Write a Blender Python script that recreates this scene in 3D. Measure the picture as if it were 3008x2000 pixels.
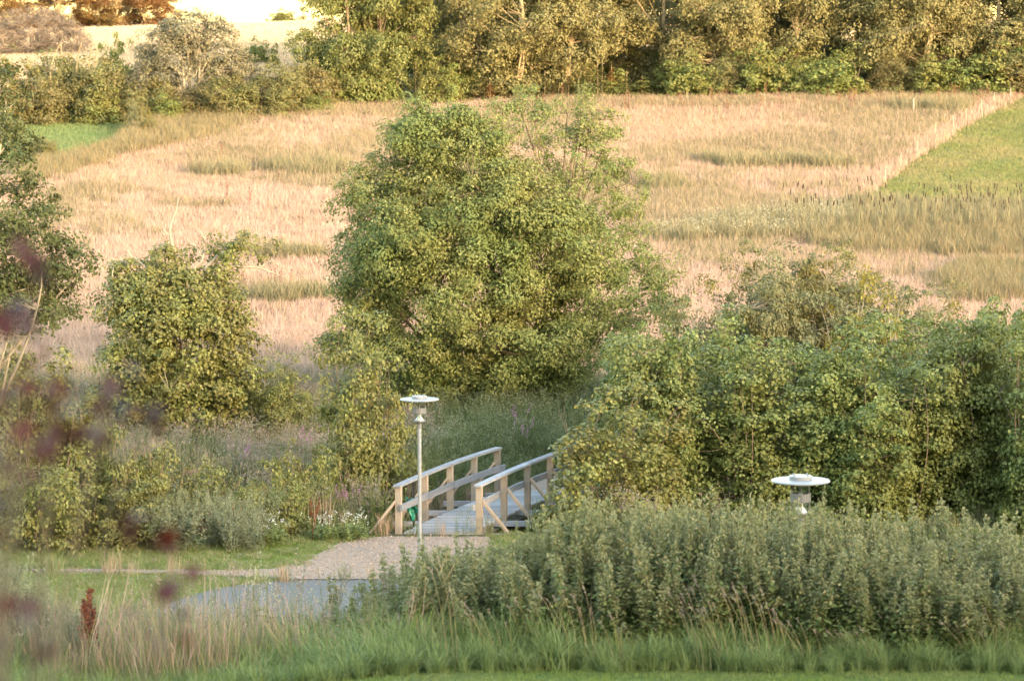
import bpy, math, random
import numpy as np
from mathutils import Vector

# ------------------------------------------------------------------ scene, camera, sky, sun, exposure
for o in list(bpy.data.objects):
    bpy.data.objects.remove(o)
scn = bpy.context.scene
COL = scn.collection
R = math.radians

F = 9400.0            # focal length in photo pixels (3008 wide)
CAM_H = 11.1          # camera height above the bridge deck
PITCH = math.atan(940.0 / F)
cam_d = bpy.data.cameras.new('camera')
cam_d.sensor_width = 36.0
cam_d.lens = F / 3008.0 * 36.0
cam_d.clip_start = 0.1
cam_d.clip_end = 6000.0
cam_d.dof.use_dof = True
cam_d.dof.focus_distance = 72.0
cam_d.dof.aperture_fstop = 3.6
cam = bpy.data.objects.new('camera', cam_d)
COL.objects.link(cam)
cam.location = (0, 0, CAM_H)
cam.rotation_euler = (math.pi / 2 - PITCH, 0, 0)
scn.camera = cam

SUN_EL, SUN_AZ = 9.0, 38.0      # azimuth: degrees to the right of straight behind the camera
world = bpy.data.worlds.new('World')
scn.world = world
world.use_nodes = True
wn = world.node_tree.nodes
wl = world.node_tree.links
bg = wn['Background']
sky = wn.new('ShaderNodeTexSky')
sky.sky_type = 'NISHITA'
sky.sun_disc = False
sky.sun_elevation = R(SUN_EL)
# nishita: rotation 0 puts the sun at +Y, positive turns clockwise (towards +X)
sky.sun_rotation = R(180.0 - SUN_AZ)
sky.air_density = 1.15
sky.dust_density = 1.0
sky.ozone_density = 0.3
bg.inputs['Strength'].default_value = 0.15
wl.new(sky.outputs['Color'], bg.inputs['Color'])

sun_d = bpy.data.lights.new('sun', 'SUN')
sun_d.energy = 1.25
sun_d.angle = R(10.0)
sun_d.color = (1.0, 0.74, 0.49)
sun = bpy.data.objects.new('sun', sun_d)
COL.objects.link(sun)
sdir = Vector((math.sin(R(SUN_AZ)) * math.cos(R(SUN_EL)), -math.cos(R(SUN_AZ)) * math.cos(R(SUN_EL)), math.sin(R(SUN_EL))))
sun.rotation_euler = (-sdir).to_track_quat('-Z', 'Y').to_euler()

vs = scn.view_settings
vs.view_transform = 'Standard'
vs.look = 'None'
vs.gamma = 1.0
vs.use_curve_mapping = False
vs.exposure = 3.33
cy = scn.cycles
cy.max_bounces = 4
cy.diffuse_bounces = 2
cy.glossy_bounces = 2
cy.transmission_bounces = 4
cy.transparent_max_bounces = 4
cy.caustics_reflective = False
cy.caustics_refractive = False
cy.use_adaptive_sampling = True
cy.adaptive_threshold = 0.015
cy.use_denoising = True
scn.render.use_persistent_data = False

# ------------------------------------------------------------------ terrain and pixel maths
KY = np.array([-2500, -400, -60, 0, 20, 36, 39.5, 41.5, 44, 48, 54, 60, 66, 72, 80, 92, 108, 125, 145, 163, 182, 192, 215, 250, 300, 340, 400, 700, 1500, 4000], float)
KZ = np.array([48, 40, 30, 9.4, 6.1, 3.62, 3.3, 2.75, 1.55, 1.05, .62, .3, .05, -.1, -.2, -.12, 0, .62, 1.85, 3.42, 5.12, 6.0, 7.7, 9.1, 10.4, 11.1, 10.6, 6, 4, 8], float)  # steep rise behind the camera is unseen, its height shaped to shade the foreground

def _sl():
    d = np.diff(KZ) / np.diff(KY)
    m = np.zeros_like(KZ)
    m[0], m[-1] = d[0], d[-1]
    ok = d[:-1] * d[1:] > 0
    m[1:-1] = np.where(ok, 2 * d[:-1] * d[1:] / np.where(ok, d[:-1] + d[1:], 1), 0)
    return m
KM = _sl()

def prof(y):
    y = np.clip(y, KY[0], KY[-1])
    i = np.clip(np.searchsorted(KY, y) - 1, 0, len(KY) - 2)
    h = KY[i + 1] - KY[i]
    t = (y - KY[i]) / h
    t2, t3 = t * t, t * t * t
    return (2*t3 - 3*t2 + 1) * KZ[i] + (t3 - 2*t2 + t) * h * KM[i] + (-2*t3 + 3*t2) * KZ[i+1] + (t3 - t2) * h * KM[i+1]

def sstep(a, b, v):
    t = np.clip((v - a) / (b - a), 0, 1)
    return t * t * (3 - 2 * t)

BR_A = np.array([-2.49, 69.0])          # bridge: front left corner of the posts line
BR_D = np.array([2.17, 6.2]) / math.hypot(2.17, 6.2)
BR_N = np.array([1.0, 0.03])            # transverse direction of planks
BR_L = 6.57
BR_W = 1.72

def gz(x, y):
    x = np.asarray(x, float)
    y = np.asarray(y, float)
    z = prof(y)
    xs = np.clip(x, -80, 80)
    z = z + .018 * xs * sstep(110, 190, y) * (1 - sstep(600, 1200, y))
    crest = np.interp(xs, [-80, -54, -20, 0, 30, 80], [-.9, -.55, .1, .3, -.7, -1.6])
    z = z + crest * sstep(215, 330, y) * (1 - sstep(400, 900, y))
    # shallow ditch below the footbridge
    cx, cy_ = BR_A + BR_D * 3.3 + np.array([.85, 0])
    s = (y - cy_) * .95 + (x - cx) * .28
    z = z - .95 * np.exp(-(s / 1.5) ** 2) * (1 - sstep(18, 40, np.abs(x)))
    z = z + .10 * np.sin(x * .31 + y * .23) * np.sin(y * .17 - x * .11) * sstep(76, 95, y)
    z = z - .42 * (1 - sstep(-4.5, -.5, x)) * sstep(34, 38, y) * (1 - sstep(40, 43.5, y))
    return z

def proj(p):
    """world points (n,3) -> photo pixels u, v"""
    p = np.asarray(p, float)
    c, s = math.cos(PITCH), math.sin(PITCH)
    dz = p[..., 2] - CAM_H
    fw = p[..., 1] * c - dz * s
    up = p[..., 1] * s + dz * c
    return 1504 + F * p[..., 0] / fw, 1000 - F * up / fw

def ray(u, v):
    c, s = math.cos(PITCH), math.sin(PITCH)
    a, b = (u - 1504) / F, (1000 - v) / F
    d = np.array([a, c + b * s, -s + b * c])
    return d / d[1]

def at(u, v, D):
    d = ray(u, v) * D
    return np.array([d[0], D, CAM_H + d[2]])

def ground(u, v, y0=45.0, y1=400.0):
    """first point of the terrain on the ray beyond y0"""
    d = ray(u, v)
    ys = np.arange(y0, y1, .1)
    zz = CAM_H + d[2] * ys - gz(d[0] * ys, ys)
    k = np.argmax(zz < 0)
    y = ys[k] if zz[k] < 0 else y1
    return np.array([d[0] * y, y, float(gz(d[0] * y, y))])

def foot(u, D):
    x = (u - 1504) / F * D
    return np.array([x, D, float(gz(x, D))])

def inpoly(u, v, poly):
    res = np.zeros(u.shape, bool)
    n = len(poly)
    for i in range(n):
        x1, y1 = poly[i]
        x2, y2 = poly[(i + 1) % n]
        c = ((y1 > v) != (y2 > v)) & (u < (x2 - x1) * (v - y1) / (y2 - y1 + 1e-9) + x1)
        res ^= c
    return res

# cheap value noise for the layout of patches
_tab = np.random.RandomState(7).rand(256, 256)
def vnoise(x, y):
    xi, yi = np.floor(x).astype(int), np.floor(y).astype(int)
    fx, fy = x - xi, y - yi
    fx, fy = fx * fx * (3 - 2 * fx), fy * fy * (3 - 2 * fy)
    g = lambda a, b: _tab[a % 256, b % 256]
    return (g(xi, yi) * (1 - fx) + g(xi + 1, yi) * fx) * (1 - fy) + (g(xi, yi + 1) * (1 - fx) + g(xi + 1, yi + 1) * fx) * fy
def fbm(x, y):
    return .55 * vnoise(x, y) + .3 * vnoise(x * 2.1 + 9, y * 2.1 + 4) + .15 * vnoise(x * 4.3 + 2, y * 4.3 + 7)

# ------------------------------------------------------------------ mesh building
class MB:
    """collects polygons; every face may carry a material slot and a random number"""
    def __init__(self):
        self.v, self.f, self.m, self.r, self.n = [], [], [], [], 0
    def add(self, verts, faces, mat=0, rnd=None):
        verts = np.asarray(verts, float).reshape(-1, 3)
        faces = np.asarray(faces, int)
        self.v.append(verts)
        self.f.append(faces + self.n)
        self.m.append(np.full(len(faces), mat) if np.isscalar(mat) else np.asarray(mat))
        self.r.append(np.full(len(faces), .5) if rnd is None else np.broadcast_to(np.asarray(rnd, float), (len(faces),)))
        self.n += len(verts)
        return self
    def box(self, c, s, ax=None, mat=0, rnd=.5):
        """box with centre c, size s and axes ax (rows)"""
        ax = np.eye(3) if ax is None else np.asarray(ax, float)
        k = np.array([[-1,-1,-1],[1,-1,-1],[1,1,-1],[-1,1,-1],[-1,-1,1],[1,-1,1],[1,1,1],[-1,1,1]]) * .5 * np.asarray(s)
        v = np.asarray(c) + k @ ax
        f = [[0,3,2,1],[4,5,6,7],[0,1,5,4],[1,2,6,5],[2,3,7,6],[3,0,4,7]]
        return self.add(v, f, mat, rnd)
    def beam(self, a, b, w, h, up=(0, 0, 1), mat=0, rnd=.5):
        a, b = np.asarray(a, float), np.asarray(b, float)
        d = b - a
        L = np.linalg.norm(d)
        d = d / L
        s = np.cross(d, up)
        s /= np.linalg.norm(s)
        t = np.cross(s, d)
        return self.box((a + b) / 2, (L, w, h), np.array([d, s, t]), mat, rnd)
    def lathe(self, pr, seg=24, mat=0, c=(0, 0, 0)):
        pr = np.asarray(pr, float)
        a = np.linspace(0, 2 * np.pi, seg, endpoint=False)
        v = np.stack([np.outer(pr[:, 0], np.cos(a)), np.outer(pr[:, 0], np.sin(a)), np.repeat(pr[:, 1:2], seg, 1)], 2).reshape(-1, 3) + np.asarray(c)
        f = []
        for i in range(len(pr) - 1):
            for j in range(seg):
                k = (j + 1) % seg
                f.append([i*seg+j, i*seg+k, (i+1)*seg+k, (i+1)*seg+j])
        return self.add(v, f, mat)
    def mesh(self, name, mats, smooth=False):
        me = bpy.data.meshes.new(name)
        if not self.v:
            return me
        V = np.concatenate(self.v)
        loops = np.concatenate([f.ravel() for f in self.f])
        tot = np.concatenate([np.full(len(f), f.shape[1]) for f in self.f])
        start = np.concatenate([[0], np.cumsum(tot)[:-1]])
        me.vertices.add(len(V))
        me.vertices.foreach_set('co', V.astype(np.float32).ravel())
        me.loops.add(len(loops))
        me.loops.foreach_set('vertex_index', loops.astype(np.int32))
        me.polygons.add(len(tot))
        me.polygons.foreach_set('loop_start', start.astype(np.int32))
        me.polygons.foreach_set('loop_total', tot.astype(np.int32))
        me.polygons.foreach_set('material_index', np.concatenate(self.m).astype(np.int32))
        me.polygons.foreach_set('use_smooth', np.full(len(tot), bool(smooth)))
        at_ = me.attributes.new('rnd', 'FLOAT', 'FACE')
        at_.data.foreach_set('value', np.concatenate(self.r).astype(np.float32))
        for m in (mats if isinstance(mats, (list, tuple)) else [mats]):
            me.materials.append(m)
        me.update(calc_edges=True)
        return me
    def build(self, name, mats, parent=None, loc=None, smooth=False):
        return link(name, self.mesh(name, mats, smooth), parent, loc)

def link(name, data, parent=None, loc=None, rz=0.0, sc=None):
    o = bpy.data.objects.new(name, data)
    COL.objects.link(o)
    if parent is not None:
        o.parent = parent
    if loc is not None:
        o.location = tuple(float(q) for q in loc)
    o.rotation_euler = (0, 0, rz)
    if sc is not None:
        o.scale = (sc, sc, sc) if np.isscalar(sc) else sc
    return o

def tag(o, label=None, cat=None, group=None, kind=None):
    if label: o['label'] = label
    if cat: o['category'] = cat
    if group: o['group'] = group
    if kind: o['kind'] = kind
    return o

def unit(a):
    return a / np.maximum(np.linalg.norm(a, axis=-1, keepdims=True), 1e-9)

def tubes(mb, P, Rr, sides=5, mat=0, rnd=.5):
    """many tubes at once: P (m,k,3) centre lines, Rr (m,k) radii"""
    P = np.asarray(P, float)
    Rr = np.asarray(Rr, float)
    if P.ndim == 2:
        P, Rr = P[None], Rr[None]
    m, k, _ = P.shape
    T = unit(np.gradient(P, axis=1))
    ref = np.where(np.abs(T[:, :1, 2:3]) > .8, np.array([1., 0, 0]), np.array([0, 0, 1.]))
    A = unit(np.cross(T, np.broadcast_to(ref, T.shape)))
    B = np.cross(T, A)
    a = np.linspace(0, 2 * np.pi, sides, endpoint=False)
    V = P[:, :, None] + Rr[:, :, None, None] * (A[:, :, None] * np.cos(a)[None, None, :, None] + B[:, :, None] * np.sin(a)[None, None, :, None])
    i = np.arange(k - 1)[:, None]
    j = np.arange(sides)[None]
    q = np.stack([i*sides+j, i*sides+(j+1) % sides, (i+1)*sides+(j+1) % sides, (i+1)*sides+j], -1).reshape(-1, 4)
    f = (q[None] + (np.arange(m) * k * sides)[:, None, None]).reshape(-1, 4)
    r = np.repeat(np.broadcast_to(np.asarray(rnd, float), (m,)), len(q))
    mb.add(V.reshape(-1, 3), f, mat, r)

LEAF6 = np.array([[0, 0, 0], [.30, .28, .05], [.34, .62, .08], [0, .98, -.04], [-.34, .62, .08], [-.30, .28, .05]])
LEAF6[:, 1] -= .5
LEAF4 = np.array([[0, -.5, 0], [.32, .08, .10], [0, .5, -.03], [-.32, .08, .10]])
LONG4 = np.array([[0, -.5, 0], [.15, .0, .04], [0, .5, -.10], [-.15, .0, .04]])

def leaves(mb, rng, P, N, size, shape=LEAF4, mat=0, rnd=None, tip=None, svar=.35):
    n = len(P)
    N = unit(N)
    t = rng.normal(size=(n, 3)) if tip is None else tip + rng.normal(size=(n, 3)) * .35
    t = unit(t - N * np.sum(t * N, 1, keepdims=True))
    b = np.cross(t, N)
    s = (size * (1 + svar * (rng.rand(n) * 2 - 1)))[:, None, None] if np.isscalar(size) else np.asarray(size)[:, None, None]
    K = len(shape)
    V = P[:, None] + s * (b[:, None] * shape[None, :, :1] + t[:, None] * shape[None, :, 1:2] + N[:, None] * shape[None, :, 2:3])
    mb.add(V.reshape(-1, 3), np.arange(n * K).reshape(n, K), mat, rng.rand(n) if rnd is None else rnd)

def arcs(mb, rng, base, h, w, lean=.6, bias=(0, 0), mat=0, droop=.6):
    """arching grass blades of three segments"""
    n = len(base)
    az = rng.rand(n) * 2 * np.pi
    L = lean * (.15 + rng.rand(n))
    d = np.stack([np.cos(az) * L + bias[0], np.sin(az) * L + bias[1]], 1)
    fa = az + np.pi / 2 + rng.normal(size=n) * .6
    side = np.stack([np.cos(fa), np.sin(fa), np.zeros(n)], 1) * w * .5
    h = h * np.ones(n)
    c = []
    for t in (0, .4, .75, 1.0):
        q = h * (.35 * t + .65 * t * t)
        c.append(base + np.stack([d[:, 0] * q, d[:, 1] * q, h * (t - droop * L * t ** 2.5 * .8)], 1))
    V = np.stack([c[0] - side, c[0] + side, c[1] + side, c[1] - side, c[2] + side * .7, c[2] - side * .7, c[3]], 1).reshape(-1, 3)
    k = np.arange(n)[:, None] * 7
    r = rng.rand(n)
    mb.add(V, k + np.array([[0, 1, 2, 3]]), mat, r)
    mb.f.append(k + np.array([[3, 2, 4, 5]]) + mb.n - len(V)); mb.m.append(np.full(n, mat)); mb.r.append(r)
    mb.f.append(k + np.array([[5, 4, 6]]) + mb.n - len(V)); mb.m.append(np.full(n, mat)); mb.r.append(r)

def blades(mb, rng, base, h, w, lean=.3, bias=(0, 0), mat=0, droop=.25, rnd=None):
    """grass blades: a quad and a tip triangle each"""
    n = len(base)
    az = rng.rand(n) * 2 * np.pi
    face = rng.rand(n) * np.pi
    L = lean * (.2 + rng.rand(n))
    d = np.stack([np.cos(az) * L + bias[0], np.sin(az) * L + bias[1]], 1)
    side = np.stack([np.cos(face), np.sin(face), np.zeros(n)], 1) * (np.asarray(w) * .5 * np.ones(n))[:, None]
    h = h * np.ones(n)
    mid = base + np.stack([d[:, 0] * h * .4, d[:, 1] * h * .4, h * .6], 1)
    tip = base + np.stack([d[:, 0] * h * (1 + droop), d[:, 1] * h * (1 + droop), h * (1 - droop * L)], 1)
    V = np.stack([base - side, base + side, mid + side * .75, mid - side * .75, tip], 1).reshape(-1, 3)
    k = np.arange(n)[:, None] * 5
    r = rng.rand(n) if rnd is None else rnd
    mb.add(V, k + np.array([[0, 1, 2, 3]]), mat, r)
    mb.add(V, k + np.array([[3, 2, 4]]), mat, r)

# ------------------------------------------------------------------ materials
def nmat(name):
    m = bpy.data.materials.new(name)
    m.use_nodes = True
    nt = m.node_tree
    return m, nt, nt.nodes['Principled BSDF'], nt.nodes['Material Output']

def ramp(nt, cols, fac, interp='LINEAR'):
    r = nt.nodes.new('ShaderNodeValToRGB')
    r.color_ramp.interpolation = interp
    e = r.color_ramp.elements
    while len(e) < len(cols):
        e.new(.5)
    for i, c in enumerate(cols):
        p = i / max(1, len(cols) - 1)
        if len(c) == 4:
            p, c = c[0], c[1:]
        e[i].position = p
        e[i].color = (*c, 1)
    nt.links.new(fac, r.inputs['Fac'])
    return r.outputs['Color']

def noise(nt, scale, detail=4.0, rough=.55, vec=None, dist=0.0):
    n = nt.nodes.new('ShaderNodeTexNoise')
    n.inputs['Scale'].default_value = scale
    n.inputs['Detail'].default_value = detail
    n.inputs['Roughness'].default_value = rough
    n.inputs['Distortion'].default_value = dist
    if vec is not None:
        nt.links.new(vec, n.inputs['Vector'])
    return n.outputs['Fac']

def wpos(nt):
    return nt.nodes.new('ShaderNodeNewGeometry').outputs['Position']

def mixc(nt, a, b, fac, mode='MIX'):
    m = nt.nodes.new('ShaderNodeMix')
    m.data_type = 'RGBA'
    m.blend_type = mode
    for sock, val in ((m.inputs[6], a), (m.inputs[7], b), (m.inputs[0], fac)):
        if hasattr(val, 'links') or hasattr(val, 'is_linked'):
            nt.links.new(val, sock)
        elif isinstance(val, (tuple, list)):
            sock.default_value = (*val, 1)
        else:
            sock.default_value = val
    return m.outputs[2]

def foliage(name, cols, trans=.3, rough=.55, patch=None, pscale=.6, tcol=None, spec=.3):
    """leaf material: colour by the leaf's own random number and by slow drift over the plant"""
    m, nt, bs, out = nmat(name)
    a = nt.nodes.new('ShaderNodeAttribute')
    a.attribute_name = 'rnd'
    c = ramp(nt, cols, a.outputs['Fac'])
    if patch:
        n = noise(nt, pscale, 3, vec=wpos(nt))
        mr = nt.nodes.new('ShaderNodeMapRange')
        mr.inputs[1].default_value, mr.inputs[2].default_value = .42, .62
        nt.links.new(n, mr.inputs[0])
        c = mixc(nt, c, patch, mr.outputs[0])
    nt.links.new(c, bs.inputs['Base Color'])
    bs.inputs['Roughness'].default_value = rough
    bs.inputs['Specular IOR Level'].default_value = spec
    tr = nt.nodes.new('ShaderNodeBsdfTranslucent')
    if tcol:
        c2 = mixc(nt, c, tcol, .5)
        nt.links.new(c2, tr.inputs['Color'])
    else:
        nt.links.new(c, tr.inputs['Color'])
    mx = nt.nodes.new('ShaderNodeMixShader')
    mx.inputs[0].default_value = trans
    nt.links.new(bs.outputs[0], mx.inputs[1])
    nt.links.new(tr.outputs[0], mx.inputs[2])
    nt.links.new(mx.outputs[0], out.inputs['Surface'])
    return m

def plain(name, col, rough=.6, metal=0.0, var=.15, scale=8.0, bump=0.0, bscale=60.0, spec=.4, col2=None):
    m, nt, bs, out = nmat(name)
    tc = nt.nodes.new('ShaderNodeTexCoord')
    n = noise(nt, scale, 5, vec=tc.outputs['Object'])
    d = tuple(q * (1 - var) for q in col) if col2 is None else col2
    b = tuple(min(1, q * (1 + var)) for q in col)
    nt.links.new(ramp(nt, [(.3, *d), (.7, *b)], n), bs.inputs['Base Color'])
    bs.inputs['Roughness'].default_value = rough
    bs.inputs['Metallic'].default_value = metal
    bs.inputs['Specular IOR Level'].default_value = spec
    if bump:
        bn = nt.nodes.new('ShaderNodeBump')
        bn.inputs['Strength'].default_value = bump
        bn.inputs['Distance'].default_value = .01
        nt.links.new(noise(nt, bscale, 4, vec=tc.outputs['Object']), bn.inputs['Height'])
        nt.links.new(bn.outputs[0], bs.inputs['Normal'])
    return m

def wood(name, c1, c2, axis=0, grey=.0):
    m, nt, bs, out = nmat(name)
    tc = nt.nodes.new('ShaderNodeTexCoord')
    mp = nt.nodes.new('ShaderNodeMapping')
    s = [14.0, 14.0, 14.0]
    s[axis] = 1.1
    mp.inputs['Scale'].default_value = s
    nt.links.new(tc.outputs['Object'], mp.inputs['Vector'])
    n = noise(nt, 3.0, 6, .65, vec=mp.outputs[0], dist=.6)
    c = ramp(nt, [(.25, *c1), (.75, *c2)], n)
    a = nt.nodes.new('ShaderNodeAttribute')
    a.attribute_name = 'rnd'
    hv = nt.nodes.new('ShaderNodeHueSaturation')
    mr = nt.nodes.new('ShaderNodeMapRange')
    mr.inputs[3].default_value, mr.inputs[4].default_value = .72, 1.2
    nt.links.new(a.outputs['Fac'], mr.inputs[0])
    nt.links.new(mr.outputs[0], hv.inputs['Value'])
    nt.links.new(c, hv.inputs['Color'])
    nt.links.new(hv.outputs[0], bs.inputs['Base Color'])
    bs.inputs['Roughness'].default_value = .8
    bs.inputs['Specular IOR Level'].default_value = .2
    bn = nt.nodes.new('ShaderNodeBump')
    bn.inputs['Strength'].default_value = .3
    bn.inputs['Distance'].default_value = .004
    nt.links.new(n, bn.inputs['Height'])
    nt.links.new(bn.outputs[0], bs.inputs['Normal'])
    return m

M = {}
M['alder'] = foliage('alder_leaf', [(.09, .10, .02), (.15, .16, .038), (.22, .22, .065), (.30, .29, .12)], patch=(.15, .18, .05), pscale=.5)
M['alder_young'] = foliage('young_alder_leaf', [(.10, .11, .03), (.16, .165, .042), (.22, .22, .06), (.29, .29, .095)], patch=(.17, .155, .045), pscale=.9, rough=.45)
M['alder_green'] = foliage('thicket_leaf', [(.075, .105, .028), (.125, .16, .04), (.185, .215, .06), (.27, .28, .10)], patch=(.16, .17, .045), pscale=.45, rough=.45)
M['willow'] = foliage('willow_leaf', [(.12, .13, .06), (.18, .18, .085), (.25, .24, .12)], patch=(.18, .15, .04), pscale=.7)
M['yellow'] = foliage('yellow_leaf', [(.17, .13, .02), (.23, .19, .03), (.27, .24, .05)])
M['dark_leaf'] = foliage('left_tree_leaf', [(.05, .06, .02), (.085, .10, .03), (.13, .145, .05)], patch=(.10, .10, .03))
M['oak'] = foliage('oak_leaf', [(.13, .12, .045), (.19, .17, .065), (.26, .23, .09)], patch=(.19, .165, .06), pscale=.25)
M['beech'] = foliage('beech_leaf', [(.09, .11, .035), (.15, .165, .05), (.22, .22, .07)], patch=(.15, .15, .045), pscale=.3)
M['shrub'] = foliage('shrub_leaf', [(.10, .13, .035), (.16, .19, .05), (.23, .25, .07)], patch=(.18, .17, .045), pscale=.35)
M['hedge'] = foliage('hedge_leaf', [(.11, .115, .04), (.17, .165, .055), (.23, .21, .075)], patch=(.16, .13, .05), pscale=.3)
M['greywillow'] = foliage('grey_willow_leaf', [(.14, .13, .075), (.20, .185, .11), (.27, .24, .145)], patch=(.17, .145, .075), pscale=.3)
M['greytwig'] = foliage('bare_bush_twig', [(.17, .12, .08), (.25, .18, .12), (.30, .22, .15)], trans=.1)
M['brownwood'] = foliage('brown_conifer_needle', [(.13, .06, .02), (.20, .09, .03), (.24, .13, .045)], patch=(.16, .10, .03), pscale=.2)
M['spruce'] = foliage('spruce_needle', [(.045, .05, .018), (.075, .075, .025), (.11, .09, .03)], trans=.1)
M['spruce_dead'] = foliage('dead_spruce_needle', [(.14, .06, .02), (.20, .09, .035)], trans=.1)
M['nettle'] = foliage('nettle_leaf', [(.07, .10, .028), (.115, .15, .045), (.165, .195, .07)], patch=(.125, .145, .04), pscale=1.2)
M['nettle_top'] = foliage('nettle_flower', [(.165, .175, .075), (.215, .21, .095), (.275, .25, .13)])
M['mugwort'] = foliage('mugwort_leaf', [(.15, .165, .085), (.21, .22, .12), (.27, .265, .165)])
M['grass_long'] = foliage('long_grass', [(.12, .165, .045), (.175, .225, .06), (.24, .28, .09), (.31, .31, .13)], patch=(.19, .235, .08), pscale=.8)
M['grass_blue'] = foliage('bluish_grass', [(.13, .18, .055), (.19, .245, .08), (.26, .31, .12)])
M['grass_lawn'] = foliage('lawn_grass', [(.09, .13, .02), (.14, .185, .03), (.19, .235, .05)], patch=(.17, .19, .05), pscale=.5)
M['straw'] = foliage('straw_grass', [(.315, .205, .143), (.40, .268, .19), (.48, .335, .245)], patch=(.42, .283, .207), pscale=.12, trans=.25)
M['straw_pink'] = foliage('pinkish_grass', [(.34, .225, .167), (.43, .29, .218), (.51, .355, .275)], trans=.25)
M['straw_green'] = foliage('green_straw_grass', [(.19, .155, .078), (.26, .20, .105), (.35, .255, .155)], trans=.25)
M['sedge'] = foliage('sedge_grass', [(.135, .125, .06), (.185, .165, .08), (.245, .205, .11)], trans=.2)
M['sedge_brown'] = foliage('brown_sedge', [(.17, .125, .06), (.24, .175, .085), (.30, .22, .115)], trans=.2)
M['pasture'] = foliage('pasture_grass', [(.13, .15, .04), (.18, .195, .055), (.25, .245, .085)], patch=(.27, .225, .095), pscale=.16)
M['greenfield'] = foliage('green_field_crop', [(.12, .175, .06), (.16, .215, .075), (.20, .245, .095)], patch=(.17, .20, .075), pscale=.2)
M['wheat'] = foliage('wheat_straw', [(.42, .295, .18), (.51, .37, .23), (.58, .435, .285)], trans=.2)
M['umbel'] = foliage('pale_flower', [(.30, .28, .16), (.40, .37, .25)], trans=.2)
M['white'] = foliage('white_flower', [(.45, .44, .40), (.55, .54, .5)], trans=.2)
M['pinkseed'] = foliage('thistle_seed', [(.24, .17, .13), (.31, .23, .18), (.38, .30, .25)], trans=.25)
M['purple_flower'] = foliage('purple_flower', [(.38, .13, .30), (.48, .22, .40)], trans=.2)
M['dock'] = foliage('dock_seed', [(.13, .026, .011), (.19, .04, .016), (.24, .065, .026)], trans=.15)
M['dock_far'] = foliage('far_dock_seed', [(.15, .065, .035), (.20, .09, .05)], trans=.15)
M['cattail'] = plain('cattail_head', (.035, .022, .013), .9)
M['purple_leaf'] = foliage('purple_leaf', [(.06, .009, .006), (.085, .014, .009), (.06, .022, .022), (.05, .025, .015)], trans=.2, rough=.5)
M['rubbish'] = plain('green_plastic', (.015, .16, .10), .35)
M['bark'] = plain('bark', (.15, .105, .065), .9, var=.4, scale=6, bump=.5)
M['bark_light'] = plain('light_bark', (.30, .22, .12), .9, var=.3, scale=5, bump=.5)
M['bark_grey'] = plain('grey_dead_wood', (.33, .27, .19), .9, var=.3, scale=9, bump=.4)
M['dry_stalk'] = plain('dry_stalk', (.25, .185, .095), .8, var=.25)
M['post_wood'] = wood('fresh_larch', (.26, .205, .155), (.345, .28, .215), 2)
M['rail_wood'] = wood('weathered_rail', (.17, .175, .19), (.29, .295, .315), 1)
M['deck_wood'] = wood('weathered_deck', (.22, .215, .215), (.33, .325, .325), 0)
M['galv'] = plain('galvanised_steel', (.23, .235, .24), .55, .2, var=.1, scale=20)
M['lampgrey'] = plain('grey_lamp_paint', (.13, .13, .132), .45, .0, var=.05)
M['lampwhite'] = plain('white_lamp_paint', (.21, .21, .215), .4, .0, var=.05, scale=14)
M['reflector'] = plain('white_reflector', (.72, .70, .65), .3, .0, var=.02)
M['black'] = plain('black_plastic', (.012, .012, .013), .5)
M['stake'] = plain('white_stake', (.40, .34, .25), .6)
m, nt, bs, out = nmat('lamp_glass')
bs.inputs['Base Color'].default_value = (.9, .93, .92, 1)
bs.inputs['Roughness'].default_value = .02
tp = nt.nodes.new('ShaderNodeBsdfTransparent')
tp.inputs['Color'].default_value = (.86, .9, .89, 1)
gl = nt.nodes.new('ShaderNodeBsdfGlossy')
gl.inputs['Roughness'].default_value = .05
mx = nt.nodes.new('ShaderNodeMixShader')
mx.inputs[0].default_value = .14
nt.links.new(tp.outputs[0], mx.inputs[1])
nt.links.new(gl.outputs[0], mx.inputs[2])
nt.links.new(mx.outputs[0], out.inputs['Surface'])
M['glass'] = m

# gravel and asphalt
m, nt, bs, out = nmat('gravel')
p = wpos(nt)
vo = nt.nodes.new('ShaderNodeTexVoronoi')
vo.inputs['Scale'].default_value = 38
nt.links.new(p, vo.inputs['Vector'])
sep = nt.nodes.new('ShaderNodeSeparateColor')
nt.links.new(vo.outputs['Color'], sep.inputs[0])
c = ramp(nt, [(.19, .13, .09), (.27, .19, .135), (.24, .18, .135), (.34, .255, .19)], sep.outputs[0])
c = mixc(nt, c, (.235, .165, .115), noise(nt, 1.3, 4, vec=p), 'MIX')
nt.links.new(c, bs.inputs['Base Color'])
bs.inputs['Roughness'].default_value = .95
bn = nt.nodes.new('ShaderNodeBump')
bn.inputs['Strength'].default_value = .8
bn.inputs['Distance'].default_value = .012
nt.links.new(vo.outputs['Distance'], bn.inputs['Height'])
nt.links.new(bn.outputs[0], bs.inputs['Normal'])
M['gravel'] = m
m, nt, bs, out = nmat('asphalt')
p = wpos(nt)
c = ramp(nt, [(.045, .044, .044), (.07, .068, .067), (.1, .097, .094)], noise(nt, 55, 3, vec=p))
c = mixc(nt, c, (.082, .076, .07), noise(nt, .9, 5, vec=p))
nt.links.new(c, bs.inputs['Base Color'])
bs.inputs['Roughness'].default_value = .85
M['asphalt'] = m
M['pebble'] = foliage('pebble', [(.20, .14, .10), (.27, .195, .145), (.34, .265, .21), (.17, .145, .13)], trans=0.0)

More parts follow.
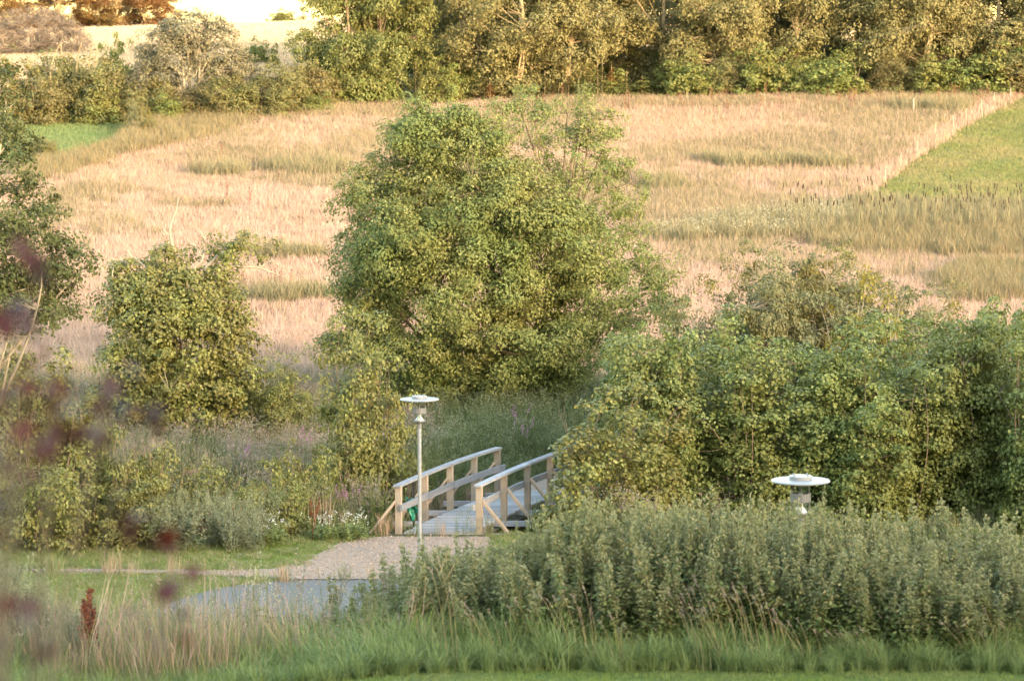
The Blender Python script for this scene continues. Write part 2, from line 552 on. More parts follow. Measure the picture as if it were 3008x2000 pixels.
# ------------------------------------------------------------------ zones of the ground (traced on the photograph, laid on the terrain)
ROUGH, STRAW, PAST, GFIELD, SEDGE, BROWN, SGREEN, TYPHA, WHEAT, WOODF, LAWN, BERM, UMBEL, GRAV, ASPH, PINK = range(16)
GRAVEL_L = [(1120, 1578), (1060, 1583), (1000, 1598), (940, 1626), (885, 1660), (800, 1673), (690, 1677), (500, 1676), (230, 1673), (-300, 1672)]
GRAVEL_R = [(1440, 1578), (1440, 1602), (1420, 1640), (1350, 1685), (1230, 1702), (1060, 1704), (880, 1704), (700, 1694), (500, 1687), (230, 1681), (-300, 1680)]
ASPH_U = [(2300, 1650), (1900, 1690), (1500, 1706), (1150, 1707), (930, 1708), (770, 1715), (640, 1731), (540, 1757), (460, 1795), (400, 1850)]
ASPH_L = [(2300, 1760), (1900, 1800), (1500, 1830), (1250, 1838), (1120, 1846), (1020, 1858), (940, 1872), (880, 1890), (840, 1905), (820, 1920)]
GRAVEL = GRAVEL_L + GRAVEL_R[::-1]
ASPHALT = ASPH_U + ASPH_L[::-1]
LAWNS = [[(-400, 1600), (150, 1588), (400, 1590), (700, 1563), (880, 1553), (1000, 1566), (1110, 1580), (1000, 1600), (870, 1668), (700, 1680), (-400, 1680)],
         [(-400, 1680), (700, 1690), (800, 1706), (620, 1738), (480, 1775), (400, 1850), (-400, 1850)],
         [(2640, 1565), (3500, 1530), (3500, 1900), (1900, 1900), (1700, 1840), (2300, 1640)],
         [(1440, 1575), (1560, 1560), (1700, 1580), (2300, 1600), (2300, 1660), (1500, 1720), (1300, 1705)]]
PASTURE = [(2500, 602), (2560, 560), (2640, 500), (2750, 425), (2870, 352), (3015, 282), (3400, 120), (3400, 660), (3008, 620), (2700, 612)]
FIELD_L = [(-500, 380), (60, 350), (250, 342), (430, 342), (450, 362), (330, 430), (190, 478), (30, 512), (-500, 640)]
SEDGES = [[(30, 512), (190, 478), (330, 430), (450, 362), (760, 325), (780, 350), (580, 420), (400, 462), (220, 515), (60, 545)]]
TYPHAS = [[(2350, 640), (2500, 605), (2700, 612), (3200, 610), (3200, 700), (2600, 712), (2350, 712)]]
UMBELS = [[(1900, 715), (2050, 672), (2350, 632), (2500, 615), (2480, 690), (2300, 718), (2000, 728)]]
BROWNS = [[(2380, 712), (2650, 690), (3200, 695), (3200, 770), (2800, 770), (2400, 745)], [(2750, 830), (2900, 800), (3200, 790), (3200, 900), (2780, 900)]]
SED_E = [(2280, 490, 210, 17, SEDGE), (2350, 450, 420, 40, SGREEN), (905, 508, 125, 20, SEDGE), (650, 520, 85, 17, SEDGE), (1000, 545, 190, 20, SGREEN),
         (2760, 325, 150, 12, SEDGE), (1000, 335, 260, 25, SGREEN), (830, 888, 150, 14, SEDGE), (820, 765, 120, 13, SEDGE), (2450, 340, 90, 9, SGREEN),
         (1950, 560, 60, 12, SEDGE), (330, 575, 160, 12, SGREEN), (560, 610, 120, 12, SGREEN), (2000, 690, 160, 16, SGREEN), (760, 345, 90, 9, BROWN), (2060, 315, 330, 12, SGREEN)]

def zones(P):
    """zone of every terrain point (n,3)"""
    u, v = proj(P)
    x, y = P[:, 0], P[:, 1]
    wob = (fbm(x * .35 + 50, y * .2 + 30) - .5)
    uu, vv = u + wob * 60, v + wob * 22
    z = np.full(len(P), ROUGH)
    z[y < 44.5] = BERM
    m = (y > 97 + 10 * wob) & (y < 193)
    z[m] = STRAW
    n2 = fbm(x * .10 + 5, y * .06 + 80)
    z[m & (v > 560)] = PINK
    z[m & (n2 + .22 * (vnoise(x * 1.7, y * .9) - .5) > .625 - .0003 * (700 - v))] = SGREEN
    for (cu, cv, ru, rv, k) in SED_E:
        z[m & (((uu - cu) / ru) ** 2 + ((vv - cv) / rv) ** 2 < 1)] = k
    for polys, k in ((SEDGES, BROWN), (TYPHAS, TYPHA), (UMBELS, UMBEL), (BROWNS, BROWN), ([PASTURE], PAST), ([FIELD_L], GFIELD)):
        for pl in polys:
            z[m & inpoly(uu if k not in (PAST, GFIELD) else u + wob * 25, vv if k not in (PAST, GFIELD) else v + wob * 10, pl)] = k
    z[m & (v < 345 - .015 * u) & (u < 960) & (z != GFIELD)] = SEDGE
    z[(y >= 193)] = WHEAT
    z[(y >= 193) & (y < 222) & (u > 930)] = WOODF
    z[(y >= 193) & (y < 199) & (u <= 930)] = SEDGE
    near = (y > 45) & (y < 80)
    for pl in LAWNS:
        z[near & inpoly(u, v, pl)] = LAWN
    z[near & inpoly(u, v, GRAVEL)] = GRAV
    z[near & inpoly(u, v, ASPHALT)] = ASPH
    # path beyond the bridge
    end = BR_A + BR_D * BR_L
    q = (np.abs(x - (end[0] + .9 + (y - end[1]) * .5)) < 1.1) & (y > end[1] - .3) & (y < end[1] + 3.5)
    z[q] = GRAV
    return z

def on_bridge(x, y):
    s = (y - BR_A[1]) / BR_D[1]
    t = x - (BR_A[0] + BR_D[0] * s)
    return (s > -.25) & (s < BR_L + .2) & (t > -.1) & (t < BR_W + .15)

ZC = {ROUGH: (.10, .095, .04), STRAW: (.36, .24, .165), PINK: (.38, .255, .187), PAST: (.15, .155, .05), GFIELD: (.13, .20, .05), SEDGE: (.17, .155, .06), BROWN: (.20, .15, .07),
      SGREEN: (.22, .18, .08), TYPHA: (.17, .17, .08), WHEAT: (.45, .32, .195), WOODF: (.11, .085, .045), LAWN: (.12, .155, .03), BERM: (.09, .115, .03), UMBEL: (.21, .19, .085),
      GRAV: (.40, .30, .23), ASPH: (.2, .2, .2)}

def axis(lo, dense0, dense1, hi, step, n):
    a = np.arange(dense0, dense1, step)
    g = np.linspace(0, 1, n + 1)[1:] ** 2.6
    return np.concatenate([(dense0 - (dense0 - lo) * g)[::-1], a, dense1 + (hi - dense1) * g])

GX = axis(-3000, -40, 40, 3000, .45, 34)
GY = np.concatenate([np.linspace(-2500, -60, 14), np.linspace(-50, 30, 20), np.arange(32, 80, .33), np.arange(80, 200, .6), np.arange(200, 360, 2.5), 360 + 3600 * np.linspace(0, 1, 30) ** 2])
XX, YY = np.meshgrid(GX, GY)
GP = np.stack([XX.ravel(), YY.ravel(), gz(XX, YY).ravel()], 1)
nx, ny = len(GX), len(GY)
gi = np.arange(nx * ny).reshape(ny, nx)
gf = np.stack([gi[:-1, :-1], gi[:-1, 1:], gi[1:, 1:], gi[1:, :-1]], -1).reshape(-1, 4)
gb = MB().add(GP, gf)
m, nt, bs, out = nmat('ground_soil_and_turf')
a = nt.nodes.new('ShaderNodeAttribute')
a.attribute_name = 'zone'
p = wpos(nt)
mp = nt.nodes.new('ShaderNodeMapping')
mp.inputs['Scale'].default_value = (1, .35, 1)
nt.links.new(p, mp.inputs['Vector'])
c = mixc(nt, a.outputs['Color'], (.72, .72, .72), 1.0, 'MULTIPLY')
c = mixc(nt, c, a.outputs['Color'], noise(nt, 2.2, 6, .7, vec=mp.outputs[0]))
nt.links.new(c, bs.inputs['Base Color'])
bs.inputs['Roughness'].default_value = 1
bs.inputs['Specular IOR Level'].default_value = .05
bn = nt.nodes.new('ShaderNodeBump')
bn.inputs['Strength'].default_value = .5
bn.inputs['Distance'].default_value = .06
nt.links.new(noise(nt, 9, 5, .7, vec=p), bn.inputs['Height'])
nt.links.new(bn.outputs[0], bs.inputs['Normal'])
go = gb.build('ground', m, smooth=True)
tag(go, kind='structure')
zid = zones(GP)
zcol = np.ones((len(GP), 4), np.float32)
for k, c in ZC.items():
    zcol[zid == k, :3] = c
ca = go.data.color_attributes.new('zone', 'FLOAT_COLOR', 'POINT')
ca.data.foreach_set('color', zcol.ravel())

def resample(pl, n):
    pl = np.asarray(pl, float)
    d = np.concatenate([[0], np.cumsum(np.hypot(*np.diff(pl, axis=0).T))])
    t = np.linspace(0, d[-1], n)
    return np.stack([np.interp(t, d, pl[:, 0]), np.interp(t, d, pl[:, 1])], 1)

def path_sheet(name, left, right, lift, mat, n=60, k=10):
    A = np.array([ground(*q)[:2] for q in resample(left, n)])
    B = np.array([ground(*q)[:2] for q in resample(right, n)])
    rr = np.random.RandomState(3)
    A += rr.normal(size=A.shape) * .03
    B += rr.normal(size=B.shape) * .03
    t = np.linspace(0, 1, k)[None, :, None]
    G = A[:, None] * (1 - t) + B[:, None] * t
    z = gz(G[..., 0], G[..., 1]) + lift
    V = np.concatenate([G, z[..., None]], 2).reshape(-1, 3)
    i = np.arange(n * k).reshape(n, k)
    f = np.stack([i[:-1, :-1], i[:-1, 1:], i[1:, 1:], i[1:, :-1]], -1).reshape(-1, 4)
    return tag(MB().add(V, f).build(name, mat, smooth=True), kind='structure')

path_sheet('gravel_path', GRAVEL_L, GRAVEL_R, .018, M['gravel'])
path_sheet('asphalt_path', ASPH_U, ASPH_L, .026, M['asphalt'])
end = BR_A + BR_D * BR_L
ys = np.linspace(end[1] - .1, end[1] + 3.6, 14)
xs = np.linspace(-1.0, 1.1, 8)
G = np.stack([(end[0] + .9 + (ys[:, None] - end[1]) * .5) + xs[None], np.repeat(ys[:, None], 8, 1)], -1)
V = np.concatenate([G, (np.maximum(gz(G[..., 0], G[..., 1]), -.12) + .06)[..., None]], 2).reshape(-1, 3)
i = np.arange(14 * 8).reshape(14, 8)
tag(MB().add(V, np.stack([i[:-1, :-1], i[:-1, 1:], i[1:, 1:], i[1:, :-1]], -1).reshape(-1, 4)).build('gravel_path_beyond_bridge', M['gravel'], smooth=True), kind='structure')

# ------------------------------------------------------------------ scattered cover (uncountable): geometry-node scatter of small clumps
def scatter(name, pts, protos, idx, rot, scl, label, cat):
    me = bpy.data.meshes.new(name)
    n = len(pts)
    me.vertices.add(n)
    me.vertices.foreach_set('co', np.asarray(pts, np.float32).ravel())
    for an, ty, val in (('rot', 'FLOAT_VECTOR', rot), ('scl', 'FLOAT_VECTOR', scl)):
        q = me.attributes.new(an, ty, 'POINT')
        q.data.foreach_set('vector', np.asarray(val, np.float32).ravel())
    q = me.attributes.new('idx', 'INT', 'POINT')
    q.data.foreach_set('value', np.asarray(idx, np.int32))
    me.update()
    o = link(name, me)
    tag(o, label, cat, kind='stuff')
    pc = bpy.data.collections.new(name + '_clumps')
    for i, pm in enumerate(protos):
        po = bpy.data.objects.new('%s_%03d' % (name, i), pm)
        pc.objects.link(po)
    ng = bpy.data.node_groups.new(name + '_scatter', 'GeometryNodeTree')
    ng.interface.new_socket('Geometry', in_out='INPUT', socket_type='NodeSocketGeometry')
    ng.interface.new_socket('Geometry', in_out='OUTPUT', socket_type='NodeSocketGeometry')
    N = ng.nodes
    gin, gout = N.new('NodeGroupInput'), N.new('NodeGroupOutput')
    iop = N.new('GeometryNodeInstanceOnPoints')
    ci = N.new('GeometryNodeCollectionInfo')
    ci.inputs['Collection'].default_value = pc
    ci.inputs['Separate Children'].default_value = True
    ci.inputs['Reset Children'].default_value = True
    def named(ty, nm):
        q = N.new('GeometryNodeInputNamedAttribute')
        q.data_type = ty
        q.inputs['Name'].default_value = nm
        return q.outputs[0]
    L = ng.links
    L.new(gin.outputs[0], iop.inputs['Points'])
    L.new(ci.outputs[0], iop.inputs['Instance'])
    iop.inputs['Pick Instance'].default_value = True
    L.new(named('INT', 'idx'), iop.inputs['Instance Index'])
    L.new(named('FLOAT_VECTOR', 'rot'), iop.inputs['Rotation'])
    L.new(named('FLOAT_VECTOR', 'scl'), iop.inputs['Scale'])
    L.new(iop.outputs[0], gout.inputs[0])
    md = o.modifiers.new('scatter', 'NODES')
    md.node_group = ng
    return o

RNG = np.random.RandomState(11)

def field(x0, x1, y0, y1, dens, rng=RNG, margin=2.0):
    """random terrain points inside the view wedge"""
    n = int((x1 - x0) * (y1 - y0) * dens)
    x = x0 + rng.rand(n) * (x1 - x0)
    y = y0 + rng.rand(n) * (y1 - y0)
    k = np.abs(x) < y * .163 + margin
    x, y = x[k], y[k]
    return np.stack([x, y, gz(x, y)], 1)

def rots(n, tilt=.06, rng=RNG):
    return np.stack([rng.normal(size=n) * tilt, rng.normal(size=n) * tilt, rng.rand(n) * 6.283], 1)

def scls(n, lo, hi, rng=RNG):
    s = lo + rng.rand(n) * (hi - lo)
    return np.stack([s * (.85 + .3 * rng.rand(n)), s * (.85 + .3 * rng.rand(n)), s], 1)

def tuft(name, seed, mats, n, rad, h, w, lean, split=(1.0,), bias=(0, 0), droop=.25, heads=0, head_mat=1, arc=False):
    rng = np.random.RandomState(seed)
    mb = MB()
    cnt = (np.array(split) * n).astype(int)
    for mi, k in enumerate(cnt):
        r = rad * np.sqrt(rng.rand(k))
        a = rng.rand(k) * 6.283
        base = np.stack([r * np.cos(a), r * np.sin(a), np.full(k, -.05)], 1)
        (arcs if arc else blades)(mb, rng, base, h * (.55 + .55 * rng.rand(k)), w, lean, bias, mi, droop)
    if heads:
        r = rad * np.sqrt(rng.rand(heads))
        a = rng.rand(heads) * 6.283
        P = np.stack([r * np.cos(a), r * np.sin(a), h * (.75 + .35 * rng.rand(heads))], 1)
        leaves(mb, rng, P, rng.normal(size=(heads, 3)) + [0, -.6, .6], .05, LEAF4, head_mat)
    return mb.mesh(name, mats)

def weed(name, seed, mats, stems, h, leaf, nleaf, rad, lean=.15, top=0, topsize=.04, shape=LONG4):
    """leafy herb clump: stems with leaves all along, flower or seed tops"""
    rng = np.random.RandomState(seed)
    mb = MB()
    for s in range(stems):
        a, r = rng.rand() * 6.283, rad * math.sqrt(rng.rand())
        b = np.array([r * math.cos(a), r * math.sin(a), -.05])
        hh = h * (.65 + .45 * rng.rand())
        d = np.array([rng.normal() * lean, rng.normal() * lean, 1.0])
        t = np.linspace(0, 1, 4)[:, None]
        tubes(mb, b + d * hh * t, np.linspace(.006, .003, 4), 3, 0)
        tt = .1 + .9 * rng.rand(nleaf)
        P = b + d * hh * tt[:, None]
        aa = rng.rand(nleaf) * 6.283
        o = np.stack([np.cos(aa), np.sin(aa), .35 + .3 * rng.rand(nleaf)], 1)
        sz = leaf * (1.15 - .6 * tt)
        leaves(mb, rng, P + o * sz[:, None] * .5, np.stack([-np.cos(aa) * .4, -np.sin(aa) * .4, np.ones(nleaf)], 1), sz, shape, 0, tip=o)
        if top:
            P = b + d * hh + rng.normal(size=(top, 3)) * [.07, .07, .06]
            leaves(mb, rng, P, rng.normal(size=(top, 3)) + [0, -.5, .7], topsize, LEAF4, 1)
    return mb.mesh(name, mats)

# meadow on the far slope
protos, kinds = [], {}
def reg(k, lst):
    kinds[k] = (len(protos), len(lst))
    protos.extend(lst)
W = (-.10, 0)
reg(STRAW, [tuft('straw', s, [M['straw'], M['straw_green']], 34, .42, .5, .02, .32, (.88, .12), W) for s in range(5)] + [tuft('straw', 9, [M['straw_green'], M['straw']], 34, .42, .5, .02, .3, (.6, .4), W)])
reg(PINK, [tuft('pink', s, [M['straw_pink'], M['straw']], 40, .42, .5, .018, .25, (.8, .2), W) for s in range(20, 24)])
reg(SGREEN, [tuft('sgreen', s, [M['straw_green'], M['straw'], M['sedge']], 34, .42, .62, .02, .35, (.5, .2, .3), W) for s in range(30, 34)])
reg(SEDGE, [tuft('sedge', s, [M['sedge'], M['straw_green']], 40, .4, .95, .022, .25, (.8, .2)) for s in range(40, 43)])
reg(BROWN, [tuft('brown', s, [M['sedge_brown'], M['sedge']], 40, .42, .85, .022, .3, (.55, .45)) for s in range(50, 53)])
reg(PAST, [tuft('past', s, [M['pasture']], 44, .42, .16, .02, .6) for s in range(60, 63)] + [tuft('past', 65, [M['straw_green'], M['pasture']], 34, .42, .17, .02, .6, (.35, .65))])
reg(GFIELD, [tuft('gfield', s, [M['greenfield']], 44, .42, .2, .026, .6) for s in range(70, 72)])
reg(TYPHA, [tuft('typha', s, [M['sedge'], M['mugwort'], M['straw_green']], 34, .45, .95, .022, .3, (.45, .15, .4)) for s in range(80, 82)])
reg(UMBEL, [tuft('umbel', s, [M['sedge'], M['umbel'], M['straw_green']], 30, .4, .8, .024, .25, (.6, 0, .4), heads=14) for s in range(90, 93)])
P = field(-38, 38, 96, 194, 11)
Z = zones(P)
ok = np.isin(Z, list(kinds))
P, Z = P[ok], Z[ok]
q = RNG.rand(len(Z))
Z = np.where(np.isin(Z, (STRAW, PINK)) & (q < .07), SGREEN, Z)
Z = np.where(np.isin(Z, (SGREEN, SEDGE, BROWN, TYPHA, UMBEL)) & (q > .94), STRAW, Z)
Z = np.where(np.isin(Z, (TYPHA, UMBEL)) & (q < .25), SEDGE, Z)
STRIP = [(2440, 632), (2500, 602), (2560, 560), (2640, 500), (2750, 425), (2870, 352), (3015, 282), (3400, 120), (3400, 90), (3015, 252), (2870, 318), (2750, 384), (2640, 458), (2560, 520), (2430, 600)]
su, sv = proj(P)
Z = np.where(inpoly(su, sv, STRIP), STRAW, Z)
idx = np.array([kinds[z][0] for z in Z]) + (RNG.rand(len(Z)) * np.array([kinds[z][1] for z in Z])).astype(int)
scatter('meadow_grass', P, protos, idx, rots(len(P), .08), scls(len(P), .75, 1.25), 'tall dry straw-coloured meadow grass covering the far slope', 'grass')

# wheat on the hill beyond
P = field(-62, 62, 199, 345, 2.6)
P = P[(P[:, 1] > 224) | (proj(P)[0] < 925)]
prw = [tuft('wheat', s, [M['wheat']], 40, .6, .55, .04, .25) for s in range(100, 104)]
scatter('wheat_field', P, prw, (RNG.rand(len(P)) * 4).astype(int), rots(len(P)), scls(len(P), .8, 1.2) * (.35 + 1.1 * vnoise(P[:, 0] * .03 + 7, P[:, 1] * .16))[:, None], 'ripe golden wheat on the hill behind the wood', 'wheat')

# rough growth on the valley floor
protos, kinds = [], {}
prr = ([tuft('rough', s, [M['grass_long'], M['straw_green'], M['mugwort']], 46, .35, .9, .016, .3, (.4, .4, .2)) for s in range(110, 114)]
       + [tuft('roughdry', s, [M['straw'], M['straw_green']], 40, .25, 1.0, .012, .2, (.6, .4)) for s in range(115, 117)]
       + [weed('herb', s, [M['nettle'], M['mugwort']], 9, 1.0, .09, 24, .35, .14, 8, .035) for s in range(120, 124)]
       + [weed('thistle', s, [M['mugwort'], M['pinkseed']], 8, 1.0, .08, 20, .35, .16, 16, .035) for s in range(125, 128)]
       + [weed('leafy', s, [M['shrub'], M['shrub']], 8, .8, .075, 30, .35, .2, 0, .03, LEAF4) for s in range(130, 133)])
P = field(-18, 18, 59.5, 101, 11)
Z = zones(P)
ok = (Z == ROUGH) & ~on_bridge(P[:, 0], P[:, 1])
P = P[ok]
n = len(P)
pu, pv = proj(P)
h1 = fbm(P[:, 0] * .35, P[:, 1] * .25)
h2 = fbm(P[:, 0] * .3 + 40, P[:, 1] * .22 + 11)
r = RNG.rand(n)
kind = np.where(r < .45, 0, np.where(r < .7, 2, 4))
kind = np.where((h1 > .56) & (r < .6), 3, kind)
kind = np.where((h2 > .5) & (r < .5), 1, kind)
kind = np.where((pu < 1000) & (pv < 1420) & (pv > 1200) & (r < .55), np.where(r < .22, 1, 3), kind)
front = (pu > 1290) & (pu < 2000) & (P[:, 1] > 76)
kind = np.where(front & (r < .8), 2, kind)
lo = np.array([0, 4, 6, 10, 13])[kind]
cn = np.array([4, 2, 4, 3, 3])[kind]
kind = np.where((pu > 2300) & (pv > 1400) & ((kind == 1) | (kind == 3)), 0, kind)
lo = np.array([0, 4, 6, 10, 13])[kind]
cn = np.array([4, 2, 4, 3, 3])[kind]
idx = lo + (RNG.rand(n) * cn).astype(int)
sc = scls(n, .65, 1.15)
edge = sstep(60, 68, P[:, 1])[:, None]
sc *= .45 + .55 * edge
d_path = np.abs(P[:, 0] - (end[0] + .9)) + np.abs(P[:, 1] - end[1] - 2) * .4
sc *= np.clip(.35 + d_path * .22, .35, 1)[:, None]
dl = P[:, 0] - (BR_A[0] + BR_D[0] * (P[:, 1] - BR_A[1]) / BR_D[1])
nearb = (dl > -1.6) & (dl < 2.6) & (P[:, 1] > 67) & (P[:, 1] < 77)
sc[nearb] *= .6
sc[(pu > 2450) & (pv > 1470)] *= .4
scatter('valley_undergrowth', P, prr, idx, rots(n), sc, 'rough grasses, thistles and herbs filling the valley floor', 'undergrowth')

# mown lawn by the path
prl = [tuft('lawn', s, [M['grass_lawn']], 60, .17, .11, .009, .8) for s in range(140, 143)] + [tuft('lawn', 143, [M['grass_long'], M['straw_green']], 50, .17, .16, .009, .8, (.7, .3))]
P = field(-14, 16, 50, 72, 42)
Z = zones(P + np.concatenate([RNG.normal(size=(len(P), 2)) * .11, np.zeros((len(P), 1))], 1))
P = P[(Z == LAWN) & ~on_bridge(P[:, 0], P[:, 1])]
scatter('lawn_grass', P, prl, (RNG.rand(len(P)) * 4).astype(int), rots(len(P)), scls(len(P), .7, 1.4), 'short mown green lawn grass beside the gravel path', 'grass')

# bank in the foreground: long grass, mown strip at the very front
prb = ([tuft('bank', s, [M['grass_long'], M['grass_lawn']], 60, .2, .72, .011, .8, (.7, .3), (-.12, 0), .6, arc=True) for s in range(150, 153)]
       + [tuft('bankblue', s, [M['grass_blue'], M['grass_long']], 70, .17, .85, .011, .9, (.7, .3), (-.1, 0), .7, arc=True) for s in range(153, 155)]
       + [tuft('bankdry', s, [M['straw'], M['grass_long']], 34, .2, .95, .007, .4, (.6, .4), (-.12, 0), .3, arc=True) for s in range(156, 159)]
       + [tuft('mown', s, [M['grass_lawn']], 60, .16, .10, .008, .7) for s in range(160, 163)]
       + [weed('bankweed', s, [M['mugwort'], M['pinkseed']], 7, .75, .07, 22, .25, .15, 8, .02) for s in range(164, 166)])
P = field(-8.5, 8.5, 30, 45, 46, margin=1.0)
u_, v_ = proj(P)
n = len(P)
hh = fbm(P[:, 0] * .8 + 3, P[:, 1] * .8)
r = RNG.rand(n)
mown = P[:, 1] < 36.45 + 1.6 * (hh - .5)
left = sstep(1100, 500, u_)
dry = ~mown & (r < .08 + .22 * left) & (P[:, 1] > 37.7)
wd = ~mown & ~dry & (r > .93 - .12 * left) & (P[:, 1] > 38)
idx = np.where(mown, 8 + (r * 997 % 3).astype(int), np.where(dry, 5 + (r * 991 % 3).astype(int), np.where(wd, 11 + (r * 983 % 2).astype(int), np.where(hh > .53, 3 + (r * 977 % 2), r * 977 % 3).astype(int))))
sc = scls(n, .5, 1.05) * (1 + .4 * (RNG.rand(n) > .95))[:, None]
sc *= np.where(dry | wd, 1 + .25 * left, 1 - .15 * left)[:, None]
sc *= np.where(mown, 1, .55 + .5 * sstep(36.4, 38.2, P[:, 1]))[:, None]
scatter('bank_grass', P, prb, idx, rots(n), sc, 'long lush green grass growing along the foreground bank', 'grass')

# loose stones on the gravel
rng = np.random.RandomState(5)
mb = MB()
base = np.array([[1,0,0],[-1,0,0],[0,1,0],[0,-1,0],[0,0,1.0],[0,0,-1]])
P = field(-10, 1, 58, 70, 160, rng)
Z = zones(P)
P2 = P + np.concatenate([rng.normal(size=(len(P), 2)) * .25, np.zeros((len(P), 1))], 1)
P = P[(Z == GRAV) | ((zones(P2) == GRAV) & (rng.rand(len(P)) < .35))]
n = len(P)
s = (.009 + .014 * rng.rand(n) ** 2)[:, None, None] * (.7 + .6 * rng.rand(n, 1, 3))
V = (P + [0, 0, .024])[:, None] + base[None] * s + rng.normal(size=(n, 6, 3)) * .003
f8 = np.array([[0,2,4],[2,1,4],[1,3,4],[3,0,4],[2,0,5],[1,2,5],[3,1,5],[0,3,5]])
mb.add(V.reshape(-1, 3), (f8[None] + 6 * np.arange(n)[:, None, None]).reshape(-1, 3), 0, np.repeat(rng.rand(n), 8))
tag(mb.build('gravel_stones', M['pebble']), 'loose pinkish gravel stones strewn over the path', 'gravel', kind='stuff')

# ------------------------------------------------------------------ footbridge
def bpt(s, t, z):
    q = BR_A + BR_D * s + BR_N * t
    return np.array([q[0], q[1], z + .05 * 4 * (s / BR_L) * (1 - s / BR_L)])
DIR3 = np.array([BR_D[0], BR_D[1], 0])
TR3 = unit(np.array([BR_N[0], BR_N[1], 0]))
bridge = link('footbridge', None, loc=(BR_A[0], BR_A[1], 0))
tag(bridge, 'small wooden footbridge with grey handrails and pale braced posts', 'bridge')
bo = np.array([BR_A[0], BR_A[1], 0])
rb = random.Random(4)
def piece(name, mat, fn):
    mb = MB()
    fn(mb)
    mb.v = [v - bo for v in mb.v]
    return mb.build(name, mat, bridge)
npl = 50
for i in range(npl):
    s = .02 + (i + .5) * (BR_L - .04) / npl
    w = (BR_L - .04) / npl - .012
    a, b = bpt(s, .12 + rb.uniform(-.02, .02), -.022 + rb.uniform(-.003, .003)), bpt(s, 1.64 + rb.uniform(-.02, .02), -.022 + rb.uniform(-.003, .003))
    piece('plank', M['deck_wood'], lambda mb: mb.beam(a, b, w, .042, rnd=rb.random()))
for t in (.3, .88, 1.46):
    def fn(mb):
        for k in range(6):
            mb.beam(bpt(k * BR_L / 6, t, -.19), bpt((k + 1) * BR_L / 6, t, -.19), .1, .2)
    piece('stringer', M['rail_wood'], fn)
ST = [.06, .06 + 1.61, .06 + 3.22, .06 + 4.83, .06 + 6.44]
for s in ST:
    piece('cross_beam', M['rail_wood'], lambda mb: mb.beam(bpt(s, -.72, -.10), bpt(s, 2.48, -.10), .12, .11, rnd=rb.random()))
    for t0, sg in ((0, -1), (1.76, 1)):
        po = piece('post', M['post_wood'], lambda mb: mb.beam(bpt(s, t0, -.1), bpt(s, t0, .995), .13, .10, up=tuple(DIR3), rnd=rb.random()))
        for zb in (.10, .62):
            mb = MB()
            q = bpt(s, t0, zb) - DIR3 * .052
            tubes(mb, np.array([q, q - DIR3 * .012, q - DIR3 * .0125]) - bo, np.array([.016, .016, .001]), 6)
            mb.build('bolt', M['galv'], po)
        piece('brace', M['post_wood'], lambda mb: mb.beam(bpt(s, t0 + sg * .06, .68), bpt(s, t0 + sg * .62, -.03), .05, .11, up=tuple(DIR3), rnd=rb.random()))
for t0, sg in ((0, 1), (1.76, -1)):
    for s0, s1 in ((-.06, 3.255), (3.258, BR_L + .02)):
        def fn(mb):
            k = 4
            r = rb.random()
            for q in range(k):
                a_, b_ = s0 + (s1 - s0) * q / k, s0 + (s1 - s0) * (q + 1) / k
                mb.beam(bpt(a_, t0, 1.02), bpt(b_, t0, 1.02), .165, .05, rnd=r)
        piece('handrail', M['rail_wood'], fn)
    for s0, s1 in ((-.10, 3.24), (3.243, BR_L + .12)):
        def fn(mb):
            k = 4
            r = rb.random()
            for q in range(k):
                a_, b_ = s0 + (s1 - s0) * q / k, s0 + (s1 - s0) * (q + 1) / k
                mb.beam(bpt(a_, t0 + sg * .105, .55), bpt(b_, t0 + sg * .105, .55), .05, .14, rnd=r)
        piece('mid_rail', M['rail_wood'], fn)

# black stake and torn green plastic at the left railing
c = bpt(1.05, -.03, 0)
g0 = float(gz(c[0], c[1]))
mb = MB().beam((0, 0, g0 - .2), (0, 0, c[2] + .93), .045, .045, up=(0, 1, 0))
tag(mb.build('stake', M['black'], loc=(c[0], c[1], 0)), 'thin black stake standing against the bridge railing', 'stake')
rng = np.random.RandomState(8)
gu, gv = np.meshgrid(np.linspace(0, 1, 9), np.linspace(0, 1, 9))
V = np.stack([-.16 + .20 * gu + .10 * gv + .03 * np.sin(gv * 9), -.03 + .09 * np.sin(gu * 9 + gv * 3) * (1 - .3 * gv), .58 - gv * (.40 + .12 * np.sin(gu * 5)) + .03 * rng.rand(9, 9)], -1).reshape(-1, 3)
i = np.arange(81).reshape(9, 9)
bag = MB().add(V, np.stack([i[:-1, :-1], i[:-1, 1:], i[1:, 1:], i[1:, :-1]], -1).reshape(-1, 4)).build('plastic_sheet', M['rubbish'], loc=(c[0] - .03, c[1] - .12, c[2]), smooth=True)
sm = bag.modifiers.new('thick', 'SOLIDIFY')
sm.thickness = .01
tag(bag, 'torn dark green plastic caught on the bridge railing', 'plastic')

